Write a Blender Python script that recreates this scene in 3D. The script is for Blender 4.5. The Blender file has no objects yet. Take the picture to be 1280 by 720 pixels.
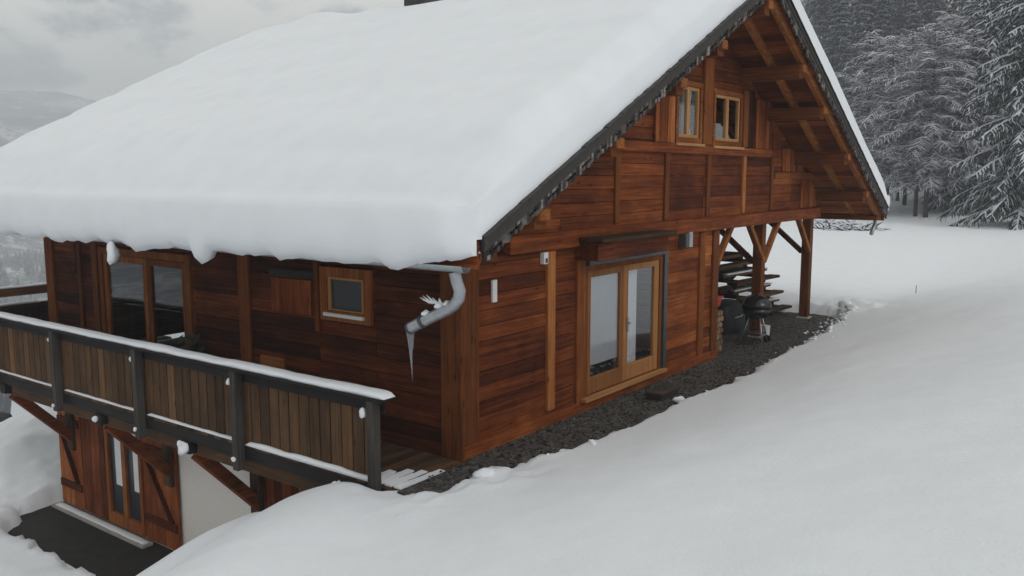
import bpy, math, random
import numpy as np
from mathutils import Vector, Matrix
random.seed(7); R = np.random.RandomState(11)
scene = bpy.context.scene
col = scene.collection

# ------------------------------------------------------------------ mesh builder
class MB:
    def __init__(s): s.v = []; s.f = []; s.t = []; s.m = []
    def face(s, idx, tone=.5, mi=0): s.f.append(tuple(idx)); s.t.append(tone); s.m.append(mi)
    def hexa(s, p, tone=.5, mi=0):            # 8 points: bottom loop of 4, top loop of 4
        b = len(s.v); s.v += [tuple(q) for q in p]
        for q in ((3,2,1,0),(4,5,6,7),(0,1,5,4),(1,2,6,5),(2,3,7,6),(3,0,4,7)):
            s.face([b+i for i in q], tone, mi)
    def box(s, x0, x1, y0, y1, z0, z1, tone=.5, mi=0):
        s.hexa([(x0,y0,z0),(x1,y0,z0),(x1,y1,z0),(x0,y1,z0),(x0,y0,z1),(x1,y0,z1),(x1,y1,z1),(x0,y1,z1)], tone, mi)
    def beam(s, a, b, w, h, up=(0,0,1), tone=.5, mi=0):
        a = Vector(a); b = Vector(b); d = (b-a).normalized(); u = Vector(up)
        sd = d.cross(u).normalized(); u = sd.cross(d).normalized()
        P = []
        for q in (a, b):
            P += [q-sd*w/2-u*h/2, q+sd*w/2-u*h/2, q+sd*w/2+u*h/2, q-sd*w/2+u*h/2]
        s.hexa(P, tone, mi)
    def tube(s, pts, rad, n=10, tone=.5, mi=0, cap=True):
        pts = [Vector(p) for p in pts]; rings = []
        if not hasattr(rad, '__len__'): rad = [rad]*len(pts)
        ref = None
        for i, p in enumerate(pts):
            d = (pts[min(i+1,len(pts)-1)]-pts[max(i-1,0)]).normalized()
            if ref is None: ref = d.orthogonal().normalized()
            ref = (ref-d*ref.dot(d)).normalized(); sd = d.cross(ref)
            b = len(s.v)
            for k in range(n):
                a = 2*math.pi*k/n
                s.v.append(tuple(p+(ref*math.cos(a)+sd*math.sin(a))*rad[i]))
            rings.append(b)
        for i in range(len(pts)-1):
            for k in range(n):
                s.face((rings[i]+k, rings[i]+(k+1)%n, rings[i+1]+(k+1)%n, rings[i+1]+k), tone, mi)
        if cap:
            s.face([rings[0]+k for k in range(n)][::-1], tone, mi); s.face([rings[-1]+k for k in range(n)], tone, mi)
    def lathe(s, prof, n=24, tone=.5, mi=0, c=(0,0)):
        b = len(s.v)
        for r, z in prof:
            for k in range(n):
                a = 2*math.pi*k/n; s.v.append((c[0]+r*math.cos(a), c[1]+r*math.sin(a), z))
        for i in range(len(prof)-1):
            for k in range(n):
                s.face((b+i*n+k, b+i*n+(k+1)%n, b+(i+1)*n+(k+1)%n, b+(i+1)*n+k), tone, mi)
        s.face([b+k for k in range(n)][::-1], tone, mi); s.face([b+(len(prof)-1)*n+k for k in range(n)], tone, mi)
    def blob(s, c, r, seed=0, n=10, m=7, tone=.5, mi=0, rough=.25):
        rr = random.Random(seed); b = len(s.v)
        ph = [rr.uniform(0, 6.28) for _ in range(6)]
        for i in range(m+1):
            th = math.pi*i/m
            for k in range(n):
                a = 2*math.pi*k/n
                g = 1+rough*(math.sin(2*a+ph[0]+th)+math.sin(3*a+ph[1]-2*th)*.6+math.sin(3*th+ph[2]+a)*.6)*.5*math.sin(th)
                s.v.append((c[0]+r[0]*g*math.sin(th)*math.cos(a), c[1]+r[1]*g*math.sin(th)*math.sin(a), c[2]+r[2]*g*math.cos(th)))
        for i in range(m):
            for k in range(n):
                s.face((b+(i+1)*n+k, b+(i+1)*n+(k+1)%n, b+i*n+(k+1)%n, b+i*n+k), tone, mi)
    def mesh(s, name, mats, smooth=False, origin=(0,0,0)):
        me = bpy.data.meshes.new(name)
        o = origin
        me.from_pydata([(v[0]-o[0], v[1]-o[1], v[2]-o[2]) for v in s.v], [], s.f)
        for m in mats: me.materials.append(m)
        at = me.attributes.new('tone', 'FLOAT', 'FACE'); at.data.foreach_set('value', np.array(s.t, dtype=np.float32))
        me.polygons.foreach_set('material_index', np.array(s.m, dtype=np.int32))
        if smooth: me.polygons.foreach_set('use_smooth', np.ones(len(s.f), dtype=bool))
        me.update(); return me
    def build(s, name, mats, parent=None, smooth=False, origin=None, bevel=0):
        if not isinstance(mats, (list, tuple)): mats = [mats]
        o = origin or (0,0,0)
        ob = bpy.data.objects.new(name, s.mesh(name, mats, smooth, o)); col.objects.link(ob)
        if parent is not None: ob.parent = parent
        if origin: ob.location = origin
        if bevel:
            b = ob.modifiers.new('bevel', 'BEVEL'); b.width = bevel; b.segments = 1; b.limit_method = 'ANGLE'
        return ob

def tag(o, label=None, cat=None, group=None, kind=None):
    if label: o['label'] = label
    if cat: o['category'] = cat
    if group: o['group'] = group
    if kind: o['kind'] = kind
    return o
def empty(name, loc=(0,0,0), rz=0):
    o = bpy.data.objects.new(name, None); col.objects.link(o); o.location = loc; o.rotation_euler.z = rz
    o.empty_display_size = .2; return o
def copy_tree(o, parent=None):
    c = o.copy(); col.objects.link(c)
    if parent is not None: c.parent = parent
    for ch in list(o.children): copy_tree(ch, c)
    return c

# ------------------------------------------------------------------ numpy noise
_perm = R.rand(256, 256)
def vnoise(x, y):
    xi = np.floor(x).astype(int); yi = np.floor(y).astype(int)
    fx = x-xi; fy = y-yi; fx = fx*fx*(3-2*fx); fy = fy*fy*(3-2*fy)
    g = lambda a, b: _perm[a % 256, b % 256]
    return ((g(xi,yi)*(1-fx)+g(xi+1,yi)*fx)*(1-fy)+(g(xi,yi+1)*(1-fx)+g(xi+1,yi+1)*fx)*fy)*2-1
def fbm(x, y, o=4):
    s = 0; a = 1; n = 0
    x = np.asarray(x, float); y = np.asarray(y, float)
    for i in range(o):
        s = s+a*vnoise(x*2**i+17.3*i, y*2**i+5.1*i); n += a; a *= .5
    return s/n
def sst(a, b, x):
    t = np.clip((np.asarray(x, float)-a)/(b-a), 0, 1); return t*t*(3-2*t)
def splus(x, k): return np.logaddexp(0, np.asarray(x, float)/k)*k

# ------------------------------------------------------------------ materials
def mat(name):
    m = bpy.data.materials.new(name); m.use_nodes = True
    nt = m.node_tree; b = nt.nodes['Principled BSDF']; return m, nt, b
def N(nt, t, **kw):
    n = nt.nodes.new(t)
    for k, v in kw.items(): setattr(n, k, v)
    return n
def ramp(nt, fac, stops):
    r = N(nt, 'ShaderNodeValToRGB'); e = r.color_ramp.elements
    while len(e) < len(stops): e.new(.5)
    for q, (p, c) in zip(e, stops): q.position = p; q.color = (*c, 1)
    nt.links.new(fac, r.inputs[0]); return r.outputs[0]
def math_(nt, op, a, b=None, c=None):
    n = N(nt, 'ShaderNodeMath', operation=op)
    for i, q in enumerate((a, b, c)):
        if q is None: continue
        if isinstance(q, (int, float)): n.inputs[i].default_value = q
        else: nt.links.new(q, n.inputs[i])
    return n.outputs[0]
def noise(nt, vec, scale, detail=4, rough=.6):
    n = N(nt, 'ShaderNodeTexNoise'); n.inputs['Scale'].default_value = scale
    n.inputs['Detail'].default_value = detail; n.inputs['Roughness'].default_value = rough
    nt.links.new(vec, n.inputs['Vector']); return n.outputs['Fac']
def mapping(nt, sc, src='Object'):
    tc = N(nt, 'ShaderNodeTexCoord'); mp = N(nt, 'ShaderNodeMapping'); mp.inputs['Scale'].default_value = sc
    nt.links.new(tc.outputs[src], mp.inputs[0]); return mp.outputs[0]
def bump(nt, b, h, st, dist=.02):
    n = N(nt, 'ShaderNodeBump'); n.inputs['Strength'].default_value = st; n.inputs['Distance'].default_value = dist
    nt.links.new(h, n.inputs['Height']); nt.links.new(n.outputs[0], b.inputs['Normal'])

def wood(name, axis, stops, rough=.72, contrast=1.0, stain=.26, knots=True):
    m, nt, b = mat(name)
    lo, hi = .9, 26.
    sc = {'x': (lo,hi,hi), 'y': (hi,lo,hi), 'z': (hi,hi,lo)}[axis]
    v = mapping(nt, sc)
    at = N(nt, 'ShaderNodeAttribute', attribute_name='tone')
    off = N(nt, 'ShaderNodeVectorMath', operation='SCALE'); cmb = N(nt, 'ShaderNodeCombineXYZ')
    for i in range(3): nt.links.new(at.outputs['Fac'], cmb.inputs[i])
    nt.links.new(cmb.outputs[0], off.inputs[0]); off.inputs['Scale'].default_value = 37.
    ad = N(nt, 'ShaderNodeVectorMath', operation='ADD'); nt.links.new(v, ad.inputs[0]); nt.links.new(off.outputs[0], ad.inputs[1])
    g = noise(nt, ad.outputs[0], 1.0, 6, .65)
    v2 = mapping(nt, (1.3,1.3,1.3)); big = noise(nt, v2, 1.0, 3, .6)
    v3 = mapping(nt, tuple({lo:2.5, hi:7.}[q] for q in sc)); md = noise(nt, v3, 1.0, 4, .6)
    f = math_(nt, 'MULTIPLY_ADD', math_(nt,'SUBTRACT',g,.5), .85*contrast, at.outputs['Fac'])
    f = math_(nt, 'MULTIPLY_ADD', math_(nt,'SUBTRACT',big,.5), stain*1.6, f)
    f = math_(nt, 'MULTIPLY_ADD', math_(nt,'SUBTRACT',md,.5), stain*1.4, f)
    c = ramp(nt, f, stops)
    if knots:
        vk = mapping(nt, {'x': (2.2,7,7), 'y': (7,2.2,7), 'z': (7,7,2.2)}[axis])
        vo = N(nt, 'ShaderNodeTexVoronoi'); vo.inputs['Scale'].default_value = 1.0; nt.links.new(vk, vo.inputs['Vector'])
        k = ramp(nt, vo.outputs['Distance'], [(.05,(.25,.2,.18)),(.16,(1,1,1))])
        mx = N(nt, 'ShaderNodeMix', data_type='RGBA', blend_type='MULTIPLY'); mx.inputs[0].default_value = .8
        nt.links.new(c, mx.inputs[6]); nt.links.new(k, mx.inputs[7]); c = mx.outputs[2]
    nt.links.new(c, b.inputs['Base Color'])
    b.inputs['Roughness'].default_value = rough
    b.inputs['Specular IOR Level'].default_value = .10
    bump(nt, b, g, .35, .01)
    return m
RED = [(0.0,(.018,.005,.002)),(.28,(.080,.018,.005)),(.52,(.180,.045,.011)),(.76,(.34,.102,.027)),(1.0,(.58,.25,.085))]
ORA = [(0.0,(.045,.013,.004)),(.5,(.215,.066,.017)),(1.0,(.52,.21,.065))]
GRY = [(0.0,(.018,.011,.007)),(.4,(.078,.044,.024)),(.7,(.155,.083,.039)),(1.0,(.29,.140,.055))]
DRK = [(0.0,(.008,.007,.008)),(.5,(.025,.021,.022)),(1.0,(.065,.056,.052))]
PAL = [(0.0,(.17,.065,.022)),(.5,(.36,.165,.060)),(1.0,(.56,.32,.14))]
W = {}
for ax in 'xyz':
    W['red'+ax] = wood('larch_cladding_'+ax, ax, RED)
    W['ora'+ax] = wood('larch_timber_'+ax, ax, ORA, stain=.25)
    W['gry'+ax] = wood('weathered_board_'+ax, ax, GRY, rough=.8)
    W['drk'+ax] = wood('dark_wet_timber_'+ax, ax, DRK, rough=.55, knots=False)
    W['pal'+ax] = wood('pale_joinery_'+ax, ax, PAL, stain=.15, knots=False)

W['grz'] = wood('grey_weathered_post', 'z', [(0,(.012,.011,.010)),(.5,(.048,.044,.039)),(1,(.12,.11,.095))], rough=.85, knots=False)
W['fret'] = wood('weathered_fretwork', 'x', [(0,(.012,.011,.011)),(.45,(.045,.040,.037)),(.8,(.12,.105,.095)),(1,(.26,.23,.22))], rough=.85, stain=.6, knots=False)
def simple(name, c, rough=.5, metal=0, var=0, scale=8, spec=.5, bmp=0):
    m, nt, b = mat(name); b.inputs['Roughness'].default_value = rough; b.inputs['Metallic'].default_value = metal
    b.inputs['Specular IOR Level'].default_value = spec
    v = mapping(nt, (1,1,1)); n = noise(nt, v, scale, 4, .6)
    d = max(var, .04)
    nt.links.new(ramp(nt, n, [(.25, tuple(q*(1-d) for q in c)), (.75, tuple(min(1, q*(1+d)) for q in c))]), b.inputs['Base Color'])
    if bmp: bump(nt, b, n, bmp, .01)
    return m
def snow(name, c=(.84,.87,.91), fine=55, st=.25, big=3.5, dirt=False):
    m, nt, b = mat(name); v = mapping(nt, (1,1,1))
    n1 = noise(nt, v, fine, 4, .6); n2 = noise(nt, v, big, 4, .55)
    h = math_(nt, 'MULTIPLY_ADD', n2, 2.2, n1)
    bump(nt, b, h, st, .02)
    stops = [(.3, tuple(q*.955 for q in c)), (.7, c)]
    cc = ramp(nt, n2, stops)
    nt.links.new(cc, b.inputs['Base Color'])
    b.inputs['Roughness'].default_value = .75; b.inputs['Specular IOR Level'].default_value = .25
    b.inputs['Subsurface Weight'].default_value = .15; b.inputs['Subsurface Radius'].default_value = (.05,.06,.08)
    b.inputs['Subsurface Scale'].default_value = .3
    return m
M_snow = snow('snow', st=.38, fine=32, big=2.2)
M_roofsnow = snow('roof_snow', fine=40, st=.12, big=2.2)
M_tsnow = simple('tree_snow', (.60,.62,.67), .8, var=.1)
M_metal = simple('zinc', (.42,.44,.47), .38, .75, var=.15, scale=14)
M_darkmetal = simple('dark_metal', (.07,.075,.08), .45, .4, var=.2)
M_green = simple('painted_edge_board', (.026,.021,.018), .6, var=.45, scale=9, bmp=.3)
M_black = simple('black_enamel', (.012,.012,.014), .25, var=.1)
M_black2 = simple('dark_sheet', (.008,.009,.010), .8, var=.3, bmp=.4)
M_white = simple('white_plastic', (.72,.72,.70), .5)
M_render = simple('white_render', (.78,.74,.69), .9, var=.07, scale=30, bmp=.25)
M_render2 = simple('concrete', (.35,.33,.31), .9, var=.2, scale=12, bmp=.3)
M_red = simple('red_plastic', (.42,.03,.02), .45)
M_terra = simple('terracotta', (.045,.026,.022), .8, var=.2)
M_leaf = simple('dark_leaf', (.035,.055,.025), .6, var=.4)
M_bark = simple('bark', (.045,.036,.032), .9, var=.4, scale=5, bmp=.5)
M_needle = simple('needle', (.022,.030,.024), .8, var=.4, scale=1.5)
M_twig = simple('frosted_twig', (.115,.105,.11), .85, var=.4, scale=1.2)
M_frost = simple('frost', (.70,.70,.77), .8, var=.15)
M_far = simple('far_needle', (.040,.044,.054), .9, var=.5, scale=.08)
M_farsnow = simple('far_tree_snow', (.26,.27,.30), .9, var=.3, scale=.1)
M_curtain = simple('curtain', (.78,.78,.80), .9, var=.06, scale=3)
M_blind = simple('pale_blind', (.50,.50,.52), .9, var=.08, scale=2)
M_room = simple('room_dark', (.02,.016,.014), .9)
M_stone = simple('dark_stone', (.05,.045,.045), .85, var=.4, scale=6, bmp=.4)
M_log = wood('cut_log', 'y', [(0,(.09,.06,.035)),(.5,(.22,.14,.075)),(1,(.38,.26,.15))])
# ice
M_ice, nt, b = mat('ice'); b.inputs['Base Color'].default_value = (.85,.9,.95,1); b.inputs['Roughness'].default_value = .12
b.inputs['Transmission Weight'].default_value = .85; b.inputs['IOR'].default_value = 1.31
# glass: clear pane with window reflection
def glass(name, refl=1.9, tint=(.75,.8,.8)):
    m, nt, b = mat(name); nt.nodes.remove(b)
    out = nt.nodes['Material Output']
    tr = N(nt, 'ShaderNodeBsdfTransparent'); tr.inputs[0].default_value = (*tint, 1)
    gl = N(nt, 'ShaderNodeBsdfGlossy'); gl.inputs['Roughness'].default_value = .015; gl.inputs[0].default_value = (.95,.97,1,1)
    lw = N(nt, 'ShaderNodeLayerWeight'); lw.inputs[0].default_value = .5
    fr = math_(nt, 'MULTIPLY_ADD', math_(nt, 'POWER', lw.outputs['Facing'], 4.), .9-refl, refl)
    mx = N(nt, 'ShaderNodeMixShader')
    nt.links.new(fr, mx.inputs[0]); nt.links.new(tr.outputs[0], mx.inputs[1]); nt.links.new(gl.outputs[0], mx.inputs[2])
    nt.links.new(mx.outputs[0], out.inputs[0]); return m
M_glass = glass('window_glass', .045, (.92,.94,.95))
M_doorglass = glass('door_glass', .10, (.92,.94,.95))
M_screen = simple('insect_screen', (.020,.024,.032), .35, var=.3, scale=30)
# gravel
M_gravel, nt, b = mat('wet_gravel'); v = mapping(nt, (1,1,1))
vo = N(nt, 'ShaderNodeTexVoronoi'); vo.inputs['Scale'].default_value = 26; nt.links.new(v, vo.inputs['Vector'])
n1 = noise(nt, v, 3, 4); sep = N(nt, 'ShaderNodeSeparateColor'); nt.links.new(vo.outputs['Color'], sep.inputs[0])
f = math_(nt, 'MULTIPLY_ADD', n1, .7, math_(nt, 'MULTIPLY', sep.outputs[0], .6))
nt.links.new(ramp(nt, f, [(.2,(.010,.009,.008)),(.55,(.040,.036,.032)),(1,(.12,.11,.10))]), b.inputs['Base Color'])
b.inputs['Roughness'].default_value = .8; bump(nt, b, math_(nt,'SUBTRACT',1,vo.outputs['Distance']), .8, .03)
M_soil = simple('dark_wet_soil', (.014,.012,.010), .85, var=.6, scale=6, bmp=.6)
M_pebble = wood('pebble', 'x', [(0,(.012,.011,.010)),(.5,(.045,.040,.036)),(1,(.17,.16,.15))], knots=False)
# hillside: snow between dark woods
M_hill, nt, b = mat('wooded_hillside'); v = mapping(nt, (1,1,1))
n1 = noise(nt, v, .012, 6, .65); n2 = noise(nt, v, .14, 5, .75)
f = math_(nt, 'MULTIPLY_ADD', n2, .9, math_(nt, 'MULTIPLY', n1, .9))
nt.links.new(ramp(nt, f, [(.74,(.028,.032,.040)),(.90,(.07,.075,.085)),(1.0,(.62,.63,.62)),(1.1,(.80,.79,.74))]), b.inputs['Base Color'])
b.inputs['Roughness'].default_value = .9

# ------------------------------------------------------------------ terrain
YE_X = [-6,-1.3,-.8,-.4,.5,1.4,2.3,3.4,4.5,5.6,7,8.5,10,11.5,12.6,13.4,13.9,16]
YE_Y = [.9,.2,-.35,-.95,-1.35,-1.40,-1.38,-1.48,-1.55,-1.5,-1.45,-1.4,-1.3,-1.12,-.92,-.75,-.4,3]
def height(x, y):
    x = np.asarray(x, float); y = np.asarray(y, float)
    r = np.hypot(x, y)
    near = 1-sst(18, 40, r)
    zu = .16+.29*splus(-1.35-y, .35)*(1-sst(30,120,r)*.4)
    zu = zu+fbm(x*.35, y*.35, 3)*.07*sst(.0, 2.5, -1.2-y)*near+fbm(x*.13+4, y*.13, 3)*.22*sst(16, 40, x)
    zu = zu+.25*sst(14, 30, x)+fbm(x*.9, y*1.5+3, 3)*.022*sst(-1.5,-2.6,y)*near+.06*sst(13.4,15,x)*near
    zu = zu-.30*np.exp(-((x+.75)**2/.8+(y+.25)**2/.30))
    # trampled, lumpy snow at both ends of the gravel and where the path was cleared
    tr = np.exp(-((x+.9)**2/1.1+(y+.9)**2/.6))+np.exp(-((x-14.3)**2/1.3+(y+.7)**2/1.2))
    zu = zu+tr*fbm(x*3.2, y*3.2, 4)*.13
    # bare gravel strip along the gable and under the porch
    ye = np.interp(x, YE_X, YE_Y)+fbm(x*1.3, y*.4+9, 3)*.12+fbm(x*5, y*5, 3)*.085*(1+2.5*sst(9,12.5,x))
    right = 13.85+fbm(y*1.1, x*.3, 3)*.2-.55*sst(.2,1.5,y)
    mm = sst(-.06, .10, y-ye)*sst(-.05, .12, right-x)*(1-sst(5.5,6,y))*sst(-1.3,-.75,x+.0*y)
    zu = zu*(1-mm)+(-.16)*mm
    # bank dropping to the lower terrace on the downhill side
    s = y-.25
    zb = .05-.46*s-.09*splus(-1.6-x,.3)-.20*splus(-2.3-x,.3)*sst(-.6,1.2,s)-1.25*splus(s-2.25,.18)+.07*s*sst(0,1,s)+.09*np.exp(-((s-.3)**2)/.5)-.10*np.exp(-((s-1.45)**2)/.12)+fbm(x*.8,y*.8,3)*.05
    zlow = -2.66+fbm(x*.9+3, y*.9, 4)*.14+fbm(x*3.2, y*3.2, 4)*.08*sst(7.5,10.,y-.6*x)+.95*np.exp(-((x-1.2)**2/4.5+(y-13.2)**2/4.5))+.25*sst(-2.2,-4.5,x)
    bare = sst(.35,-.1,((x+.0)/1.46)**4+((y-7.1)/3.05)**4-1+fbm(x*1.9,y*1.9,4)*.8)
    zlow = zlow*(1-bare)+(-3.2)*bare
    zlow = zlow-.22*splus(y-16, 2)-.2*splus(-7-x, 2)
    k = .12
    zb = k*np.log(np.exp(np.clip(zb/k,-400,400))+np.exp(np.clip(zlow/k,-400,400)))
    wl = sst(-.2, .05, y+.25*0)  # only downhill of the terrace edge
    k2 = .10
    zlo = -k2*np.log(np.exp(np.clip(-zu/k2,-300,300))+np.exp(np.clip(-zb/k2,-300,300)))
    left = 1-sst(10.5, 14.5, x-.25*splus(y-10,1))
    z = zu*(1-left)+zlo*left
    # nothing may rise through the deck or the house
    under = sst(-1.55,-1.2,x)*(1-sst(-.02,.0,x-13.2))*sst(-.12,.12,y)
    z = z-under*.55*(x < 7.3)*(1-sst(2,5,y))
    # far: valley to the left and behind, wooded slope to the right
    d = -.17*x+.985*y
    val = -.20*np.clip(d-16, 0, 300)+.30*splus(d-800, 60)*(1-sst(1600,2500,d)*.4)
    e = .985*x+.17*y
    hr = (.62*splus(e-88, 12)-.35*splus(e-330,40))*(1-sst(20,110,d))
    back = .10*splus(-y-25, 8)+.25*splus(-y-70,10)
    wl2 = .28*splus(-x-60,10)*(1-sst(0,200,d))
    far = val+hr+back*(1-sst(60,160,x))+wl2*.8+fbm(x/60., y/60., 4)*9*sst(70,220,r)+fbm(x/330.,y/330.,4)*75*sst(450,1000,r)
    zz = z+far
    cap = 165+fbm(x/260., y/260., 3)*70+fbm(x/80., y/80., 3)*35
    return np.where(r > 90, cap-splus(cap-zz, 18), zz)

def axis(lo, hi, st, far, g=1.11, dense=None):
    c = [lo]
    while c[-1] < hi:
        q = c[-1]; c.append(q+(dense[2] if dense and dense[0] <= q < dense[1] else st))
    d = st
    up = [c[-1]]
    while up[-1] < far: d *= g; up.append(up[-1]+d)
    d = st; dn = [c[0]]
    while dn[-1] > -far: d *= g; dn.append(dn[-1]-d)
    return np.array(dn[:0:-1]+c+up[1:])
gx = axis(-9, 17, .11, 1850); gy = axis(-8.2, 14, .11, 1850, dense=(-1.7,.6,.045))
GX, GY = np.meshgrid(gx, gy, indexing='ij'); GZ = height(GX, GY)
nx, ny = GX.shape
V = np.stack([GX.ravel(), GY.ravel(), GZ.ravel()], 1)
ii, jj = np.meshgrid(np.arange(nx-1), np.arange(ny-1), indexing='ij')
a = (ii*ny+jj).ravel(); F = np.stack([a, a+ny, a+ny+1, a+1], 1)
cr = np.hypot(V[F].mean(1)[:,0], V[F].mean(1)[:,1])
def np_mesh(name, V, F, mats, smooth=True):
    u, inv = np.unique(F, return_inverse=True); V = V[u]; F = inv.reshape(F.shape)
    me = bpy.data.meshes.new(name); me.vertices.add(len(V)); me.vertices.foreach_set('co', V.astype(np.float32).ravel())
    me.loops.add(F.size); me.loops.foreach_set('vertex_index', F.astype(np.int32).ravel())
    me.polygons.add(len(F)); me.polygons.foreach_set('loop_start', np.arange(0, F.size, F.shape[1], dtype=np.int32))
    for m in mats: me.materials.append(m)
    me.update(calc_edges=True)
    if smooth: me.polygons.foreach_set('use_smooth', np.ones(len(F), dtype=bool))
    o = bpy.data.objects.new(name, me); col.objects.link(o); return o
tag(np_mesh('snow_ground', V, F[cr < 100], [M_snow]), 'smooth snow slope falling from the foreground to the chalet', kind='structure')
tag(np_mesh('hills', V, F[cr >= 100], [M_hill]), 'wooded snowy hillsides and valley around the chalet', kind='structure')

g = MB(); g.box(-1.3, 14.6, -2.2, -.17, -.4, 0); g.box(.03, 14.6, -.17, 5.2, -.4, -.002)
tag(g.build('gravel_strip', M_gravel), 'dark bare gravel along the gable wall and under the porch', kind='structure')
g = MB(); g.box(-2.6, .3, 2.5, 11.6, -3.4, -2.93)
tag(g.build('lower_terrace', M_soil), 'dark bare ground before the basement doors', kind='structure')
g = MB()
for i in range(5200):
    x = R.uniform(-.9, 14.2); y = R.uniform(-1.9, -.1) if x < 7.4 else R.uniform(-1.7, 1.2)
    q = R.uniform(.008, .026); b0 = len(g.v); an = R.uniform(0, 6.3)
    for (px, py, pz) in ((1,0,0),(0,1,0),(-1,0,0),(0,-1,0),(.2,.1,.8)):
        cx = px*math.cos(an)-py*math.sin(an); cy = px*math.sin(an)+py*math.cos(an)
        g.v.append((x+cx*q*1.2, y+cy*q, pz*q+.001))
    t = R.rand()**1.6
    for k in range(4): g.face((b0+k, b0+(k+1)%4, b0+4), t)
tag(g.build('gravel_stones', M_pebble), 'loose dark stones of the gravel strip', kind='stuff')

# ------------------------------------------------------------------ chalet
house = tag(empty('wooden_chalet'), 'large red-brown wooden chalet under a thick snow-covered gable roof', 'house')
RX, RZ = 6.6, 6.67                      # ridge
XL, XR, YN, YF = -1.15, 14.72, -1.25, 11.3
def roof_z(x): return RZ-.5*abs(x-RX)
WX, WY = 13.2, 10.1
T = lambda: float(np.clip(R.normal(.42, .10), .12, .85))

def planks(mb, x0, x1, z0, z1, bays, openings, rot='gable', dz=.19, off=0., th=.035, dt=lambda u: 0., top=lambda x: 1e9):
    zs = set(np.round(np.arange(z0, z1, dz), 4)) | {z1}
    for o in openings: zs |= {q for q in (o[2], o[3]) if z0 < q < z1}
    zs = sorted(zs)
    base = np.arange(z0, z1, dz)
    bays = sorted(set([x0, x1]+[q for q in bays if x0 < q < x1]))
    tones = {}
    for a0, a1 in zip(zs[:-1], zs[1:]):
        row = int((a0-z0+1e-4)//dz); g0 = .0 if abs((a0-z0)/dz-round((a0-z0)/dz)) > .02 else .008
        ivs = [(bays[i], bays[i+1], i) for i in range(len(bays)-1)]
        for o in openings:
            if o[2] < a1-1e-4 and o[3] > a0+1e-4:
                nv = []
                for (p, q, i) in ivs:
                    if o[1] <= p or o[0] >= q: nv.append((p, q, i)); continue
                    if o[0] > p: nv.append((p, o[0], i))
                    if o[1] < q: nv.append((o[1], q, i))
                ivs = nv
        for (p, q, i) in ivs:
            # clip to the roof line
            zz0, zz1 = a0+g0, a1
            def clip(z):
                lo = RX-(RZ-.30-z)/.5; hi = RX+(RZ-.30-z)/.5
                return max(p, lo), min(q, hi)
            b0, b1 = clip(zz0); c0, c1 = clip(zz1)
            if top is None: b0, b1, c0, c1 = p, q, p, q
            if b1-b0 < .02: continue
            c0 = min(c0, b1-.005) if c1 > c0 else (b0+b1)/2; c1 = max(c1, c0+.004)
            key = (row, i); t = tones.setdefault(key, T()+dt((p+q)/2))
            e = th*(.8+.3*((row*7+i*3) % 5)/5)
            if rot == 'gable': P = [(b0,off-e,zz0),(b1,off-e,zz0),(b1,off+.03,zz0),(b0,off+.03,zz0),(c0,off-e,zz1),(c1,off-e,zz1),(c1,off+.03,zz1),(c0,off+.03,zz1)]
            else: P = [(off+.03,b0,zz0),(off+.03,b1,zz0),(off-e,b1,zz0),(off-e,b0,zz0),(off+.03,c0,zz1),(off+.03,c1,zz1),(off-e,c1,zz1),(off-e,c0,zz1)]
            mb.hexa(P, t)

# gable wall
DOOR = (2.72, 5.12, .14, 2.14); W1 = (5.5,6.52,3.98,5.02); W2 = (7.0,8.34,3.97,4.98)
g = MB(); planks(g, .02, 7.36, .06, 2.44, [1.94,2.6,5.2,6.9], [DOOR], dt=lambda u: -.03+.17*(u > 5.2))
planks(g, 0.02, 13.18, 2.66, 6.3, [2.1,3.6,5.21,6.75,8.6,10.14,11.4], [W1, W2])
g.build('wall', W['redx'], house)['label'] = 'gable wall of dark red horizontal planks'
# eave wall (x=0)
ED = (5.55, 8.05, .02, 2.14); EW = (1.5, 2.4, 1.54, 2.15)
g = MB(); planks(g, .02, WY, -.06, 2.9, [.15,1.4,2.5,4.1,5.4,8.3,9.1], [ED, EW], rot='eave', top=None, dt=lambda u: -.19)  # plank tone lowered over the whole wall to paint in the eave's shade
g.build('wall', W['redy'], house)['label'] = 'eave wall of horizontal planks behind the balcony, eave shade put into their tone'
# hidden walls and floor make the inside dark
g = MB()
planks(g, 0.02, WX-.02, .06, 6.3, [4,8], [], off=WY, th=.03)
g.build('wall', W['redx'], house)
g = MB(); planks(g, 4.5, WY, .0, 2.9, [7], [], rot='eave', off=WX, top=None); g.build('wall', W['redy'], house)
g = MB(); planks(g, 0, 4.5, .0, 2.6, [2], [], rot='eave', off=7.38, top=None)
g.build('wall', W['redy'], house)
g = MB(); planks(g, 7.4, WX, .0, 2.6, [9.,11.], [], off=4.5)
g.build('wall', W['redx'], house)
g = MB(); g.box(.04, 7.35, .04, WY-.05, -.3, -.02); g.box(7.4, WX, 4.55, WY-.05, -.3, -.03)
g.box(.04, WX-.04, .04, WY-.05, 2.62, 2.66)
g.build('floor', W['drky'], house)
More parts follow.
